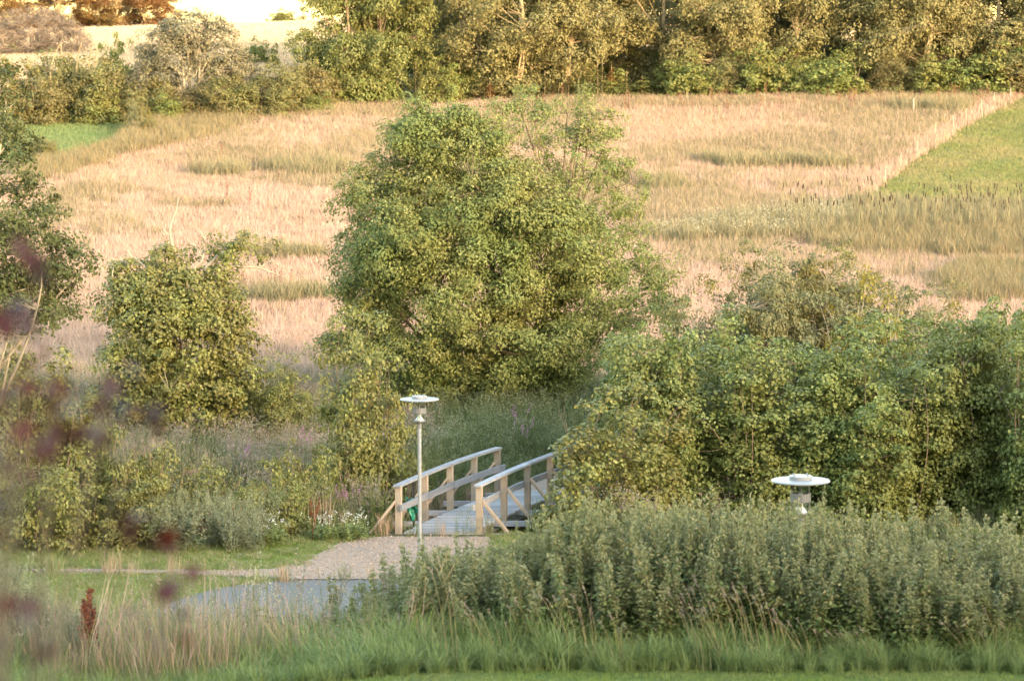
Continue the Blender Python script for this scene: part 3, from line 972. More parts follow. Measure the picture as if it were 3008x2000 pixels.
# ------------------------------------------------------------------ path lamps
def lamp(u, v, D, label):
    top = at(u, v, D)                       # centre of the disc
    gx, gy = top[0], top[1]
    g = float(gz(gx, gy))
    H = top[2] - g                          # disc height above ground
    r = link('path_lamp', None, loc=(gx, gy, g))
    tag(r, label, 'lamp', 'path lamps')
    def L(name, pr, mat, seg=32, parent=r):
        return MB().lathe(pr, seg).build(name, mat, parent, smooth=False)
    zc = H
    po = L('pole', [(.001, -.1), (.039, -.1), (.039, zc - .56), (.001, zc - .56)], M['galv'])
    L('pole_base', [(.052, -.2), (.052, zc - 2.92), (.0395, zc - 2.86), (.0395, zc - 2.7)], M['galv'], parent=po)
    co = L('collar', [(.0405, zc - .60), (.044, zc - .598), (.044, zc - .50), (.06, zc - .48), (.11, zc - .455), (.125, zc - .452), (.125, zc - .43), (.001, zc - .43)], M['lampgrey'])
    L('reflector', [(.088, zc - .43), (.088, zc - .415), (.06, zc - .385), (.036, zc - .345), (.028, zc - .29), (.028, zc - .18), (.001, zc - .178)], M['reflector'], parent=co)
    L('glass', [(.100, zc - .43), (.100, zc - .02)], M['glass'])
    L('band', [(.134, zc - .285), (.139, zc - .283), (.139, zc - .165), (.134, zc - .163), (.134, zc - .285)], M['lampgrey'])
    for k in range(4):
        a = math.pi / 2 * k + math.pi / 2
        MB().lathe([(.006, zc - .44), (.006, zc - .01)], 8, c=(.117 * math.cos(a), .117 * math.sin(a), 0)).build('rod', M['lampgrey'], co)
    d = L('disc', [(.001, zc - .014), (.36, zc - .014), (.393, zc - .010), (.400, zc), (.393, zc + .012), (.34, zc + .02), (.001, zc + .03)], M['lampwhite'], 48)
    L('cap', [(.157, zc + .022), (.157, zc + .062), (.150, zc + .072), (.001, zc + .076)], M['lampwhite'], 40, d)
    for k in range(4):
        a = math.pi / 2 * k + math.pi / 4
        MB().lathe([(.001, zc + .098), (.011, zc + .094), (.011, zc + .07)], 8, c=(.13 * math.cos(a), .13 * math.sin(a), 0)).build('screw', M['galv'], d)
    return r
lamp(1232, 1173, F * .8 / 116, 'slim galvanised park lamp with flat round disc standing beside the footbridge')
lamp(2352, 1412, F * .8 / 175, 'park lamp with flat round disc rising out of the tall nettles')

# ------------------------------------------------------------------ trees and bushes
def crown(rng, lobes, n_cl, per, cr, up=.6, flat=.55, shell=.55, jit=.8, dens=None, core=0.0):
    lobes = np.asarray(lobes, float)
    c, r = lobes[:, :3], lobes[:, 3:6]
    w = (r.prod(1)) ** (2 / 3.) * (lobes[:, 6] if lobes.shape[1] > 6 else 1)
    k = rng.choice(len(lobes), n_cl, p=w / w.sum())
    d = unit(rng.normal(size=(n_cl, 3)) + [0, 0, .15])
    rad = shell + (1.04 - shell) * rng.rand(n_cl, 1) ** .6
    C = c[k] + d * rad * r[k]
    # thin out what lies deep inside other lobes
    q = np.sqrt((((C[:, None] - c[None]) / r[None]) ** 2).sum(2)).min(1)
    keep = (q > .55) | (rng.rand(n_cl) < .4)
    C, d = C[keep], d[keep]
    if core:
        n2 = int(n_cl * core)
        k2 = rng.choice(len(lobes), n2, p=w / w.sum())
        d2 = unit(rng.normal(size=(n2, 3)))
        C = np.concatenate([C, c[k2] + d2 * rng.rand(n2, 1) ** .5 * .7 * r[k2]])
        d = np.concatenate([d, d2])
    m = len(C)
    s = cr * (.6 + .8 * rng.rand(m, 1))
    e = unit(rng.normal(size=(m, per, 3)) + d[:, None] * .7 + np.array([0, 0, .45]))
    P = C[:, None] + e * s[:, None] * (.35 + .75 * rng.rand(m, per, 1) ** .7) * np.array([1, 1, flat + .15])
    N = e * .75 + d[:, None] * .25 + np.array([0, 0, up * .5]) + rng.normal(size=(m, per, 3)) * jit * .5
    cl = np.repeat(rng.rand(m, 1), per, 1)
    rn = np.clip(.25 * cl + .75 * rng.rand(m, per), 0, 1)
    return P.reshape(-1, 3), N.reshape(-1, 3), C, rn.ravel()

def skeleton(mb, rng, centers, h, r0, n_limb=10, lean=(0, 0), stems=1, spread=.2, twig=.012, mat=0, tmax=400, lowest=.2):
    """trunk(s), limbs to some clumps, twigs to the rest"""
    samp = []
    for s in range(stems):
        a = rng.rand() * 6.283
        b = np.array([math.cos(a), math.sin(a), 0]) * (spread * (stems > 1))
        topp = np.array([lean[0], lean[1], h]) + (np.array([math.cos(a), math.sin(a), 0]) * h * .22 * (stems > 1)) + rng.normal(size=3) * [.04 * h, .04 * h, 0]
        t = np.linspace(0, 1, 9)[:, None]
        path = b * (1 - t) + topp * t + np.sin(t * 3.1) * rng.normal(size=3) * [.05 * h, .05 * h, 0]
        path[0, 2] -= .3
        rad = r0 * (1 - .85 * t[:, 0]) * (1 + .5 * np.exp(-t[:, 0] * 14))
        tubes(mb, path, rad, 8, mat)
        samp.append(path)
    trunk = np.concatenate(samp)
    S = [trunk]
    if len(centers):
        pick = centers[rng.choice(len(centers), min(n_limb, len(centers)), replace=False)]
        pts, rads = [], []
        for e in pick:
            dz = e[2] * (.35 + .4 * rng.rand())
            cand = trunk[(trunk[:, 2] > lowest * h)]
            s = cand[np.argmin(np.abs(cand[:, 2] - dz) + .15 * np.linalg.norm(cand[:, :2] - e[:2], axis=1))]
            mid = (s + e) / 2 + [0, 0, .12 * np.linalg.norm(e - s)] + rng.normal(size=3) * .08 * np.linalg.norm(e - s)
            t = np.linspace(0, 1, 7)[:, None]
            pts.append((1 - t) ** 2 * s + 2 * t * (1 - t) * mid + t * t * e)
            rads.append(np.linspace(r0 * .42, .012, 7) * min(1, .4 + np.linalg.norm(e - s) / h))
        tubes(mb, np.array(pts), np.array(rads), 6, mat)
        S.append(np.array(pts).reshape(-1, 3))
        S = np.concatenate(S)
        cc = centers if len(centers) <= tmax else centers[rng.choice(len(centers), tmax, replace=False)]
        j = np.argmin(((cc[:, None] - S[None]) ** 2).sum(2) + 2.0 * np.maximum(0, S[None, :, 2] - cc[:, None, 2]) ** 2, 1)
        s = S[j]
        L = np.linalg.norm(cc - s, axis=1)[:, None]
        mid = (s + cc) / 2 + rng.normal(size=cc.shape) * .1 * L + [0, 0, .05] * L
        t = np.linspace(0, 1, 4)[None, :, None]
        pp = (1 - t) ** 2 * s[:, None] + 2 * t * (1 - t) * mid[:, None] + t * t * cc[:, None]
        tubes(mb, pp, np.broadcast_to(np.linspace(1, .3, 4) * twig, (len(cc), 4)), 3, mat)

def plant_meshes(seed, lobes, leafm, bark, n_cl, per, cr, size, shape=LEAF4, h=3, r0=.08, n_limb=10, stems=1, spread=.2, twig=.012, lean=(0, 0), extra=None, tmax=400, lowest=.2, **kw):
    rng = np.random.RandomState(seed)
    P, N, C, rn = crown(rng, lobes, n_cl, per, cr, **kw)
    keep = P[:, 2] > .03
    mb = MB()
    leaves(mb, rng, P[keep], N[keep], size, shape, 0, rn[keep], tip=np.tile([0, 0, .45], (int(keep.sum()), 1)) + rng.normal(size=(int(keep.sum()), 3)) * .35)
    tb = MB()
    skeleton(tb, rng, C, h, r0, n_limb, lean, stems, spread, twig, tmax=tmax, lowest=lowest)
    if extra:
        extra(mb, tb, rng)
    return tb.mesh('trunk', bark, True), mb.mesh('crown', leafm)

def place(name, meshes, loc, label, cat, group=None, rz=0.0, sc=1.0, sink=.05):
    r = link(name, None, loc=(loc[0], loc[1], loc[2] - sink), rz=rz, sc=sc)
    tag(r, label, cat, group)
    link('trunk', meshes[0], r)
    link('crown', meshes[1], r)
    return r

def pxl(base, lst):
    """lobes given in photo pixels (u, v, ru, rv, depth offset, depth radius[, density]) -> metres round the base"""
    res = []
    for q in lst:
        u, v, ru, rv, dy, ry = q[:6]
        D = base[1] + dy
        c = at(u, v, D) - base
        s = D / F
        res.append([*c, ru * s, ry, rv * s, q[6] if len(q) > 6 else 1.0])
    return res

# the two alders in the middle
b = foot(1400, 90)
lb = pxl(b, [(1330, 450, 190, 110, .3, 2.0), (1140, 610, 140, 150, .6, 1.9), (1230, 400, 90, 70, 0, 1), (1420, 640, 230, 170, -.6, 2.2), (1110, 800, 145, 150, 0, 2.0), (1350, 840, 250, 190, -1.4, 2.2),
             (1640, 770, 230, 160, -.6, 2.3, .7), (1770, 900, 190, 120, .2, 1.9, .6), (1550, 1000, 270, 120, -1.2, 2.0), (1090, 960, 110, 90, -.4, 1.5), (1230, 1040, 180, 80, -1, 1.6), (1010, 1025, 85, 35, -.3, .7),
             (1450, 1120, 260, 80, -.5, 1.6), (1250, 1130, 200, 70, -.3, 1.4), (1640, 1060, 160, 90, -.6, 1.5), (1600, 660, 130, 90, -1.3, 1.2), (1200, 720, 150, 130, -1.6, 1.4), (1480, 560, 110, 100, -.9, 1.2), (1215, 345, 40, 50, 0, .5), (1340, 350, 50, 35, 0, .5), (1450, 350, 50, 40, .2, .5)])
place('alder_tree', plant_meshes(1, lb, M['alder'], M['bark'], 1300, 112, .44, .088, LEAF4, h=6.2, r0=.15, n_limb=40, stems=4, spread=.5, lean=(-.3, 0), tmax=900, shell=.5, core=.5), b,
      'large dense round-crowned alder standing in the meadow beyond the footbridge', 'tree')
b = foot(1640, 91.5)
lb = pxl(b, [(1560, 300, 70, 45, 0, 1), (1620, 370, 130, 80, 0, 1.4), (1700, 470, 150, 110, 0, 1.6), (1760, 370, 70, 70, .3, 1), (1720, 300, 30, 60, 0, .6), (1800, 560, 110, 90, .2, 1.3), (1620, 560, 120, 90, -.3, 1.4), (1870, 640, 70, 45, 0, .8),
             (1900, 830, 90, 60, .3, 1.1), (1955, 790, 45, 40, .2, .7), (1800, 720, 140, 90, .6, 1.5), (1900, 930, 90, 60, 1, 1), (1960, 900, 60, 50, .6, .8), (1880, 730, 60, 50, 0, .8)])
place('alder_tree', plant_meshes(2, lb, M['alder'], M['bark'], 330, 66, .31, .08, LEAF4, h=8.6, r0=.09, n_limb=44, lean=(.2, 0), tmax=420, twig=.016, shell=.3), b,
      'thin-crowned alder with grey branches showing, merging into the dense round alder', 'tree')

# small alder with dead antler branches
def antlers(base):
    def fn(mb, tb, rng):
        def br(pts, r0, r1):
            p = np.array([at(u, v, base[1] + d) - base for u, v, d in pts])
            q = resample3(p, 10) + rng.normal(size=(10, 3)) * .02
            tubes(tb, q, np.linspace(r0, r1, 10), 5)
        br([(560, 860, 0), (520, 780, 0), (500, 700, 0), (498, 660, 0), (512, 620, 0), (524, 575, 0)], .07, .012)
        br([(500, 690, 0), (478, 665, .1), (488, 705, .1), (470, 720, 0)], .03, .01)
        br([(500, 700, 0), (480, 728, 0), (440, 730, 0), (405, 727, 0)], .03, .008)
        br([(560, 800, 0), (598, 750, 0), (600, 700, 0), (586, 668, 0)], .05, .01)
        br([(598, 750, 0), (570, 715, 0), (538, 693, 0)], .025, .008)
        br([(450, 800, 0), (410, 765, 0), (380, 740, 0), (371, 712, 0)], .04, .01)
        br([(360, 900, -.5), (340, 860, -.5), (332, 800, -.5), (333, 782, -.5)], .05, .012)
        br([(600, 790, 0), (640, 745, 0), (680, 715, 0), (740, 690, 0)], .06, .015)
        br([(640, 790, 0), (700, 775, 0), (780, 785, 0), (840, 808, 0), (862, 792, 0)], .04, .008)
        br([(760, 782, 0), (800, 760, 0), (850, 790, 0)], .02, .006)
        br([(420, 930, 0), (360, 940, 0), (310, 945, 0), (270, 955, 0)], .04, .008)
        br([(370, 942, 0), (330, 925, 0), (305, 915, 0)], .02, .006)
    return fn
def resample3(p, n):
    d = np.concatenate([[0], np.cumsum(np.linalg.norm(np.diff(p, axis=0), axis=1))])
    t = np.linspace(0, d[-1], n)
    return np.stack([np.interp(t, d, p[:, k]) for k in range(3)], 1)
b = foot(570, 84)
lb = pxl(b, [(520, 770, 80, 55, .3, .8), (420, 830, 110, 70, .2, 1), (600, 800, 90, 70, .2, .9), (500, 880, 180, 90, 0, 1.4), (370, 900, 80, 80, .2, 1), (520, 1000, 210, 110, -.6, 1.5), (650, 1000, 110, 110, -.3, 1.1), (690, 1110, 90, 60, 0, 1),
             (420, 1080, 150, 100, -.4, 1.3), (560, 1120, 200, 70, -.6, 1.3), (640, 930, 90, 70, -.5, .9), (470, 940, 120, 80, -1, .9), (540, 1200, 210, 80, -.5, 1.3), (410, 1180, 150, 80, -.3, 1.2), (700, 1190, 90, 60, -.2, 1), (700, 720, 65, 35, 0, .5, .8), (780, 750, 50, 30, 0, .4, .35)])
place('alder_tree', plant_meshes(3, lb, M['alder_young'], M['bark_grey'], 640, 60, .36, .09, LEAF6, h=3.2, r0=.09, n_limb=22, stems=3, spread=.4, core=.4, extra=antlers(b)), b,
      'small leafy alder with bare dead branches sticking out of its top', 'tree')

# bushy young alders: generator of several upright shoots
def bush_lobes(seed, h, w, stems=7, taper=.86):
    rng = np.random.RandomState(seed)
    L = []
    for s in range(stems):
        a = rng.rand() * 6.283
        r = w * .5 * (.15 + .65 * math.sqrt(rng.rand())) if s else 0
        hh = h * (1.02 - .35 * (r / (w * .5)) ** 2) * (.74 + .34 * rng.rand())
        x, y = r * math.cos(a), r * math.sin(a)
        k = 5
        for i in range(k):
            t = (i + .35) / k
            rr = w * .24 * (1.05 - taper * t ** 2) * (.8 + .4 * rng.rand())
            f = .75 + .35 * t
            L.append([x * f + rng.normal() * .05 * w, y * f + rng.normal() * .05 * w, hh * t, rr, rr, hh * .17])
    return L
BV = {}
def bush_variant(key, seed, h, w, mat, n_cl, per, cr, size, shape=LEAF6, stems=7, bark='bark', taper=.86, **kw):
    BV[key] = (plant_meshes(seed, bush_lobes(seed, h, w, stems, taper), M[mat], M[bark], n_cl, per, cr, size, shape, h=h * .8, r0=.022, n_limb=18, stems=stems, spread=w * .16, twig=.008, **kw), h, w)
for i in range(4):
    bush_variant(('thick', i), 300 + i, 4.5, 3.6, 'alder_green', 620, 58, .30, .08, core=.3)
for i in range(3):
    bush_variant(('young', i), 310 + i, 3.6, 2.7, 'alder_young', 430, 50, .25, .072, stems=6)
for i in range(2):
    bush_variant(('small', i), 320 + i, 1.9, 2.3, 'alder_young', 230, 44, .2, .062, stems=6)
for i in range(3):
    bush_variant(('willow', i), 330 + i, 4.2, 3.8, 'willow', 900, 56, .27, .085, LEAF4 * [.8, 1.1, 1], stems=11, bark='bark_grey', taper=.4)
bush_variant(('yellow', 0), 340, 3.2, 3.4, 'yellow', 130, 34, .26, .08, LEAF4, stems=7, bark='bark_grey')

def bush(key, u, D, top, w_px, label, cat, group, name, rz):
    b = foot(u, D)
    meshes, h, w = BV[key]
    topz = at(u, top, D)[2] - b[2]
    sz = topz / h
    sx = w_px * D / F / w
    return place(name, meshes, b, label, cat, group, rz, (sx, sx, sz))

G1 = 'alders of the thicket right of the footbridge'
ORD = 'first second third fourth fifth sixth seventh eighth ninth tenth eleventh twelfth thirteenth fourteenth fifteenth sixteenth seventeenth eighteenth nineteenth twentieth'.split()
for i, (u, D, top, w) in enumerate([(1755, 70.4, 1120, 500), (1990, 73.2, 950, 440), (2200, 72.6, 1030, 500), (2450, 72.2, 980, 500), (2690, 72.6, 1030, 480), (2910, 72.8, 900, 480), (3090, 71.2, 920, 480),
                                    (2080, 76.5, 935, 460), (1890, 78.0, 940, 310), (2340, 76.5, 1010, 480), (2570, 77.0, 950, 460), (2800, 77.5, 985, 420), (2990, 78.0, 865, 380)]):
    lab = ('%s alder bush from the footbridge in the front row of the dense green thicket' % ORD[i]) if i < 7 else ('%s alder bush from the large round alder in the back row of the green thicket' % ORD[[8, 7, 9, 10, 11, 12].index(i)])
    if i == 0:
        lab = 'low rounded yellow-green alder bush overhanging the right handrail of the footbridge'
    bush(('young', 2) if i == 0 else ('thick', i % 4), u, D, top - 30, w, lab, 'bush', G1 if i else None, 'alder_bush', i * 1.3)
G2 = 'pale willows behind the thicket'
for i, (u, D, top, w) in enumerate([(2330, 85, 700, 480), (2130, 84, 790, 400), (2480, 86, 750, 440), (2650, 85, 810, 420)]):
    bush(('willow', i % 3), u, D, top, w, ['tallest pale willow bush, rising behind the middle of the alder thicket', 'low pale willow bush nearest the large round alder behind the thicket', 'pale willow bush between the tallest willow and the yellowing bush', 'low pale willow bush just beyond the yellowing bush'][i], 'bush', G2, 'willow_bush', i * 1.7)
bush(('yellow', 0), 2570, 83, 775, 460, 'sparse bush with olive-yellow leaves between the pale willows', 'bush', None, 'yellowing_bush', .4)
for i, (u, D, top, w, lab) in enumerate([(1080, 74.0, 935, 330, 'slender pointed yellow-green young alder behind the lamp beside the footbridge'),
                                        (110, 68.5, 950, 420, 'tall young alder under the dark overhanging tree'),
                                        (270, 70.0, 1120, 300, 'young alder with pale yellow-green leaves between the dark tree and the thistles'),
                                        (840, 83.0, 1045, 230, 'upright pale young alder right beside the small alder with dead branches')]):
    bush(('young', i % 3), u, D, top, w, lab, 'bush', None, 'young_alder', i * 2.1)
G3 = 'low alder saplings in the rough growth behind the lawn'
for i, (u, D, top, w) in enumerate([(500, 69.5, 1310, 300), (690, 70, 1390, 260), (850, 72, 1250, 230), (800, 69, 1370, 240), (960, 70.5, 1390, 260), (400, 68, 1230, 260), (300, 67, 1350, 330), (120, 66.5, 1280, 380), (910, 72.5, 1410, 200), (1010, 73, 1300, 220)]):
    bush(('small', i % 2), u, D, top, w, '%s low bright alder sapling from the footbridge in the rough growth behind the lawn' % ORD[sorted([-500, -690, -850, -800, -960, -400, -300, -120, -910, -1010]).index(-u)], 'bush', G3, 'alder_sapling', i * 1.9)

# dark tree leaning in from the left edge
b = foot(-170, 57)
lb = pxl(b, [(-40, 330, 120, 90, 0, 1), (-20, 480, 140, 100, 0, 1.2), (40, 620, 130, 80, 0, 1.2), (0, 760, 190, 110, .3, 1.4), (110, 770, 150, 60, -.3, .9), (60, 880, 150, 90, 0, 1.1), (200, 780, 60, 50, 0, .5), (170, 680, 50, 30, 0, .4),
             (160, 915, 60, 35, 0, .5), (-250, 500, 250, 260, 0, 2), (-250, 800, 250, 200, 0, 2), (250, 770, 30, 25, 0, .3), (30, 250, 50, 60, 0, .5)])
place('overhanging_tree', plant_meshes(5, lb, M['dark_leaf'], M['bark_grey'], 620, 60, .27, .08, LEAF4, h=6.5, r0=.1, n_limb=40, lean=(.3, 0), tmax=430, shell=.35), b,
      'dark-leaved tree reaching in over the meadow above the young alders', 'tree')

# ------------------------------------------------------------------ wood at the far edge of the meadow
def oak_lobes(seed, h, w, low, n=30):
    rng = np.random.RandomState(seed)
    L = []
    for i in range(n):
        t = rng.rand()
        z = h * (low + (1 - low) * t)
        rr = w * .5 * math.sqrt(max(.15, 1 - (2 * t - .75) ** 2))
        a = rng.rand() * 6.283
        q = rr * (.25 + .6 * rng.rand())
        s = w * (.11 + .09 * rng.rand())
        L.append([q * math.cos(a), q * math.sin(a), z, s, s, s * .75])
    return L
OAK = [plant_meshes(400 + i, oak_lobes(400 + i, 11, 8.0, .09 + .06 * (i % 2)), M['oak'], M['bark_light'], 430, 84, .75, .18, LEAF4, h=8.5, r0=.24, n_limb=16, twig=.03, lowest=.25, tmax=200, shell=.4) for i in range(4)]
BEECH = [plant_meshes(420 + i, oak_lobes(420 + i, 10, 7.5, .04, 46), M['beech'], M['bark'], 1000, 60, .6, .17, LEAF4, h=8, r0=.2, n_limb=16, twig=.02, lowest=.1, tmax=200, shell=.45) for i in range(2)]
SHR = [plant_meshes(430 + i, bush_lobes(430 + i, 3.2, 3.4, 7), M['shrub'], M['bark'], 200, 40, .4, .16, LEAF4, h=2.2, r0=.04, n_limb=10, stems=4, spread=.3, tmax=80) for i in range(3)]
HDG = [plant_meshes(440 + i, bush_lobes(440 + i, 4, 4.2, 8), M['hedge'], M['bark'], 420, 46, .45, .15, LEAF4, h=3, r0=.06, n_limb=12, stems=5, spread=.4, tmax=100) for i in range(3)]

def tree_px(name, meshes, hw, u, D, top, w_px, label, cat, group, rz, vb=None):
    b = foot(u, D)
    h, w = hw
    sz = (at(u, top, D)[2] - b[2]) / h
    sx = w_px * D / F / w
    return place(name, meshes, b, label, cat, group, rz, (sx, sx, sz))

G4 = 'tall oaks of the wood beyond the meadow'
rw = random.Random(21)
OAKS = [(1235, 209), (1365, 199), (1510, 196), (1572, 201), (1655, 197), (1800, 207), (1935, 200), (2105, 197), (2150, 204), (2330, 199), (2500, 206), (2600, 198), (2695, 197), (2745, 205), (2890, 199), (3030, 202), (3120, 198), (2420, 215), (2000, 216), (1720, 218), (1440, 217)]
fr = sorted(q for q in OAKS if q[1] <= 202)
OAKLAB = {q: ('%s oak from the beeches in the front row of the far wood' % ORD[fr.index(q)]) if q in fr else 'oak in the back row of the far wood, behind the front oaks' for q in OAKS}
for i, (u, D) in enumerate(OAKS):
    tree_px('oak_tree', OAK[i % 4], (11, 8.0), u, D, rw.uniform(-330, -200), rw.uniform(330, 430), OAKLAB[(u, D)], 'tree', G4, rw.uniform(0, 6))
for i, (u, D, top, w, lab) in enumerate([(1000, 193.5, -160, 290, 'dense green beech at the end of the wood beside the wheat'), (1130, 195, -230, 340, 'dense beech standing between the end of the wood and the oaks'),
                                    (1300, 206, -250, 330, 'dense beech standing behind the first oaks of the wood')]):
    tree_px('beech_tree', BEECH[i % 2], (10, 7.5), u, D, top, w, lab, 'tree', None, i * 1.1)
G5 = 'shrubs along the foot of the wood'
for i, (u, D, top, w) in enumerate([(960, 193, 190, 150), (1060, 193, 170, 150), (1150, 194, 200, 140), (1285, 193, 160, 120), (1430, 196, 205, 130), (1750, 195, 190, 150), (1870, 196, 200, 160), (2040, 193, 160, 190), (2150, 193, 190, 150), (2230, 193, 130, 170), (2330, 194, 170, 160),
                                    (2500, 193, 150, 190), (2600, 193, 170, 160), (2720, 193, 140, 200), (2820, 193, 170, 170), (2930, 193, 120, 200), (3030, 193, 130, 190), (2400, 197, 100, 170), (1990, 198, 110, 170), (2640, 199, 90, 190), (2860, 199, 90, 190), (1350, 198, 130, 160), (1620, 199, 150, 150), (1480, 210, 110, 200), (1600, 212, 100, 200), (1720, 208, 120, 200), (1840, 211, 100, 210), (1960, 209, 100, 210), (2120, 210, 90, 220), (2280, 212, 90, 220), (2460, 210, 90, 220), (2780, 211, 80, 220)]):
    tree_px('shrub', SHR[i % 3] if i % 4 else HDG[i % 3], (3.2, 3.4) if i % 4 else (4, 4.2), u + rw.uniform(-15, 15), D + rw.uniform(-.8, 1.5), top + rw.uniform(-35, 25), w * rw.uniform(.85, 1.25), 'green leafy shrub along the foot of the wood beyond the meadow', 'shrub', G5, i * 1.37)

def spruce(seed, mat, h=3.0):
    rng = np.random.RandomState(seed)
    mb, tb = MB(), MB()
    tubes(tb, np.array([[0, 0, -.2], [0, 0, h * .5], [.02, 0, h]]), np.array([.05, .035, .012]), 5)
    for k in range(13):
        z = h * (.08 + .8 * k / 13)
        n = 7
        L = h * .30 * (1 - k / 14)
        for j in range(n):
            a = 6.283 * j / n + rng.rand()
            q = np.linspace(.15, 1, 7)
            P = np.stack([q * L * math.cos(a), q * L * math.sin(a), z - q * L * .15], 1) + rng.normal(size=(7, 3)) * .03
            leaves(mb, rng, P, np.tile([0, 0, 1.0], (7, 1)) + rng.normal(size=(7, 3)) * .3, .17, LEAF4, 0, tip=np.tile([math.cos(a), math.sin(a), -.1], (7, 1)))
    return tb.mesh('trunk', M['bark_light']), mb.mesh('crown', M[mat])
SPR = [spruce(1, 'spruce'), spruce(2, 'spruce'), spruce(3, 'spruce_dead')]
G6 = 'young spruces at the foot of the wood'
G7 = 'browned young spruces at the foot of the wood'
for i, (u, top, k) in enumerate([(1222, 180, 1), (1345, 230, 2), (1365, 240, 2), (1440, 235, 2), (1486, 205, 0), (1561, 185, 1), (1600, 205, 0), (1640, 220, 1), (1670, 210, 0), (1755, 180, 1), (1768, 175, 0), (1795, 185, 2), (1840, 210, 0), (1885, 220, 1), (2418, 140, 0), (1700, 225, 1), (1525, 225, 0), (1960, 215, 1)]):
    tree_px('young_spruce', SPR[k], (3.0, 1.9), u, 193.5 + (i % 3), top, 62, 'slim dark green young spruce at the foot of the wood' if k < 2 else 'browned dying young spruce at the foot of the wood', 'tree', G6 if k < 2 else G7, i * 1.1)

# hedge on the left and the tree groups above it
GW = plant_meshes(450, [[0, 0, 2.2, 2.2, 2, 2.0], [-1.2, 0, 3.4, 1.5, 1.5, 1.6], [1.1, 0, 3.4, 1.5, 1.5, 1.5], [.1, 0, 4.6, 1.5, 1.4, 1.1], [-.9, .2, 4.3, 1.1, 1, 1.1], [1.4, 0, 4.2, .9, .9, .9], [2.2, 0, 2.6, 1.2, 1.2, .8], [-2, 0, 1.6, 1.2, 1.2, 1.4], [1.9, 0, 1.2, 1.3, 1.2, 1.2]],
                  M['greywillow'], M['bark_grey'], 620, 44, .45, .16, LONG4 * [1.6, 1, 1], h=3.6, r0=.12, n_limb=16, stems=5, spread=.5, tmax=120, shell=.45)
tree_px('grey_willow', GW, (5.7, 5.6), 565, 190, 32, 330, 'large silvery grey-green willow rising from the hedge below the wheat', 'tree', None, 0)
G8 = 'olive bushes of the hedge on the left'
for i, (u, D, top, w) in enumerate([(20, 189, 160, 220), (110, 187, 185, 200), (170, 191, 140, 200), (330, 190, 165, 200), (440, 188, 195, 190), (690, 189, 205, 190), (810, 188, 180, 220), (885, 191, 155, 180), (760, 187, 230, 170), (640, 187, 225, 190), (-60, 187, 150, 220), (270, 188, 190, 190), (920, 192, 170, 120)]):
    tree_px('hedge_bush', HDG[i % 3], (4, 4.2), u, D, top, w, '%s olive bush from the wood in the hedge below the wheat' % ORD[sorted([-20, -110, -170, -330, -440, -690, -810, -885, -760, -640, 60, -270, -920]).index(-u)], 'bush', G8, i * 1.7)
FE = plant_meshes(455, bush_lobes(455, 5, 3.4, 9), M['hedge'], M['bark_light'], 260, 22, .5, .14, LEAF4, h=4.6, r0=.07, n_limb=40, stems=6, spread=.4, tmax=260, twig=.025, shell=.4)
tree_px('feathery_tree', FE, (5, 3.4), 235, 189.5, 105, 240, 'feathery half-bare tree in the hedge beside the silvery willow', 'tree', None, .3)
tree_px('shrub', SHR[0], (3.2, 3.4), 345, 194, 92, 110, 'fresh green rounded small tree standing up out of the hedge', 'shrub', None, .3)
tree_px('shrub', SHR[1], (3.2, 3.4), 745, 222, 112, 85, 'round green bush standing in the wheat', 'shrub', 'round bushes in the wheat', .3)
tree_px('shrub', SHR[2], (3.2, 3.4), 790, 222, 122, 60, 'round green bush standing in the wheat', 'shrub', 'round bushes in the wheat', .9)
G9 = 'low shrubs in front of the hedge'
for i, (u, top, w) in enumerate([(10, 255, 170), (110, 270, 120), (200, 262, 130), (290, 255, 120), (380, 270, 110), (480, 262, 130), (590, 262, 120), (700, 262, 130), (830, 262, 120), (910, 250, 110)]):
    tree_px('shrub', SHR[i % 3] if i % 2 else HDG[i % 3], (3.2, 3.4) if i % 2 else (4, 4.2), u, 186.5 + (i * 7 % 5) * .5, top - 10 + (i * 31 % 40) - 20, w * 1.15, 'low yellow-green shrub in front of the hedge on the left', 'shrub', G9, i * 1.1)
DOME = plant_meshes(460, [[0, 0, 1.8, 3.2, 2.6, 2.0], [-2, 0, 1.2, 2, 2, 1.4], [2, 0, 1.2, 2, 2, 1.4]], M['greytwig'], M['bark_grey'], 620, 60, .5, .15, LONG4, h=2.2, r0=.06, n_limb=20, stems=6, spread=.5, tmax=100)
tree_px('bare_bush', DOME, (3.8, 7.4), 110, 245, 25, 290, 'dome-shaped greyish bare bush at the upper edge of the wheat', 'bush', None, 0)
RED = [plant_meshes(470 + i, oak_lobes(470 + i, 12, 7, .08), M['brownwood'], M['bark_light'], 420, 44, .7, .22, LEAF4, h=10, r0=.16, n_limb=26, twig=.05, tmax=200, shell=.4) for i in range(2)]
G10 = 'reddish brown trees on the hilltop'
for i, (u, D) in enumerate([(-40, 338), (50, 335), (130, 342), (200, 336), (270, 340), (330, 336), (390, 341), (440, 337), (485, 342)]):
    tree_px('brown_tree', RED[i % 2], (12, 7), u, D, -110 + (i == 8) * 90 + (i == 7) * 50, 180 if i < 8 else 90, 'reddish brown tree on the hilltop behind the bare grey bush', 'tree', G10, i * 1.3)
tree_px('distant_tree', SHR[1], (3.2, 3.4), 825, 350, 26, 95, 'small yellowish tree on the skyline above the wheat', 'tree', None, .3)
tree_px('distant_tree', FE, (5, 3.4), 890, 350, 32, 34, 'tiny brownish bare tree on the skyline above the wheat', 'tree', None, .3)
G11 = 'small pale bushes round the green field'
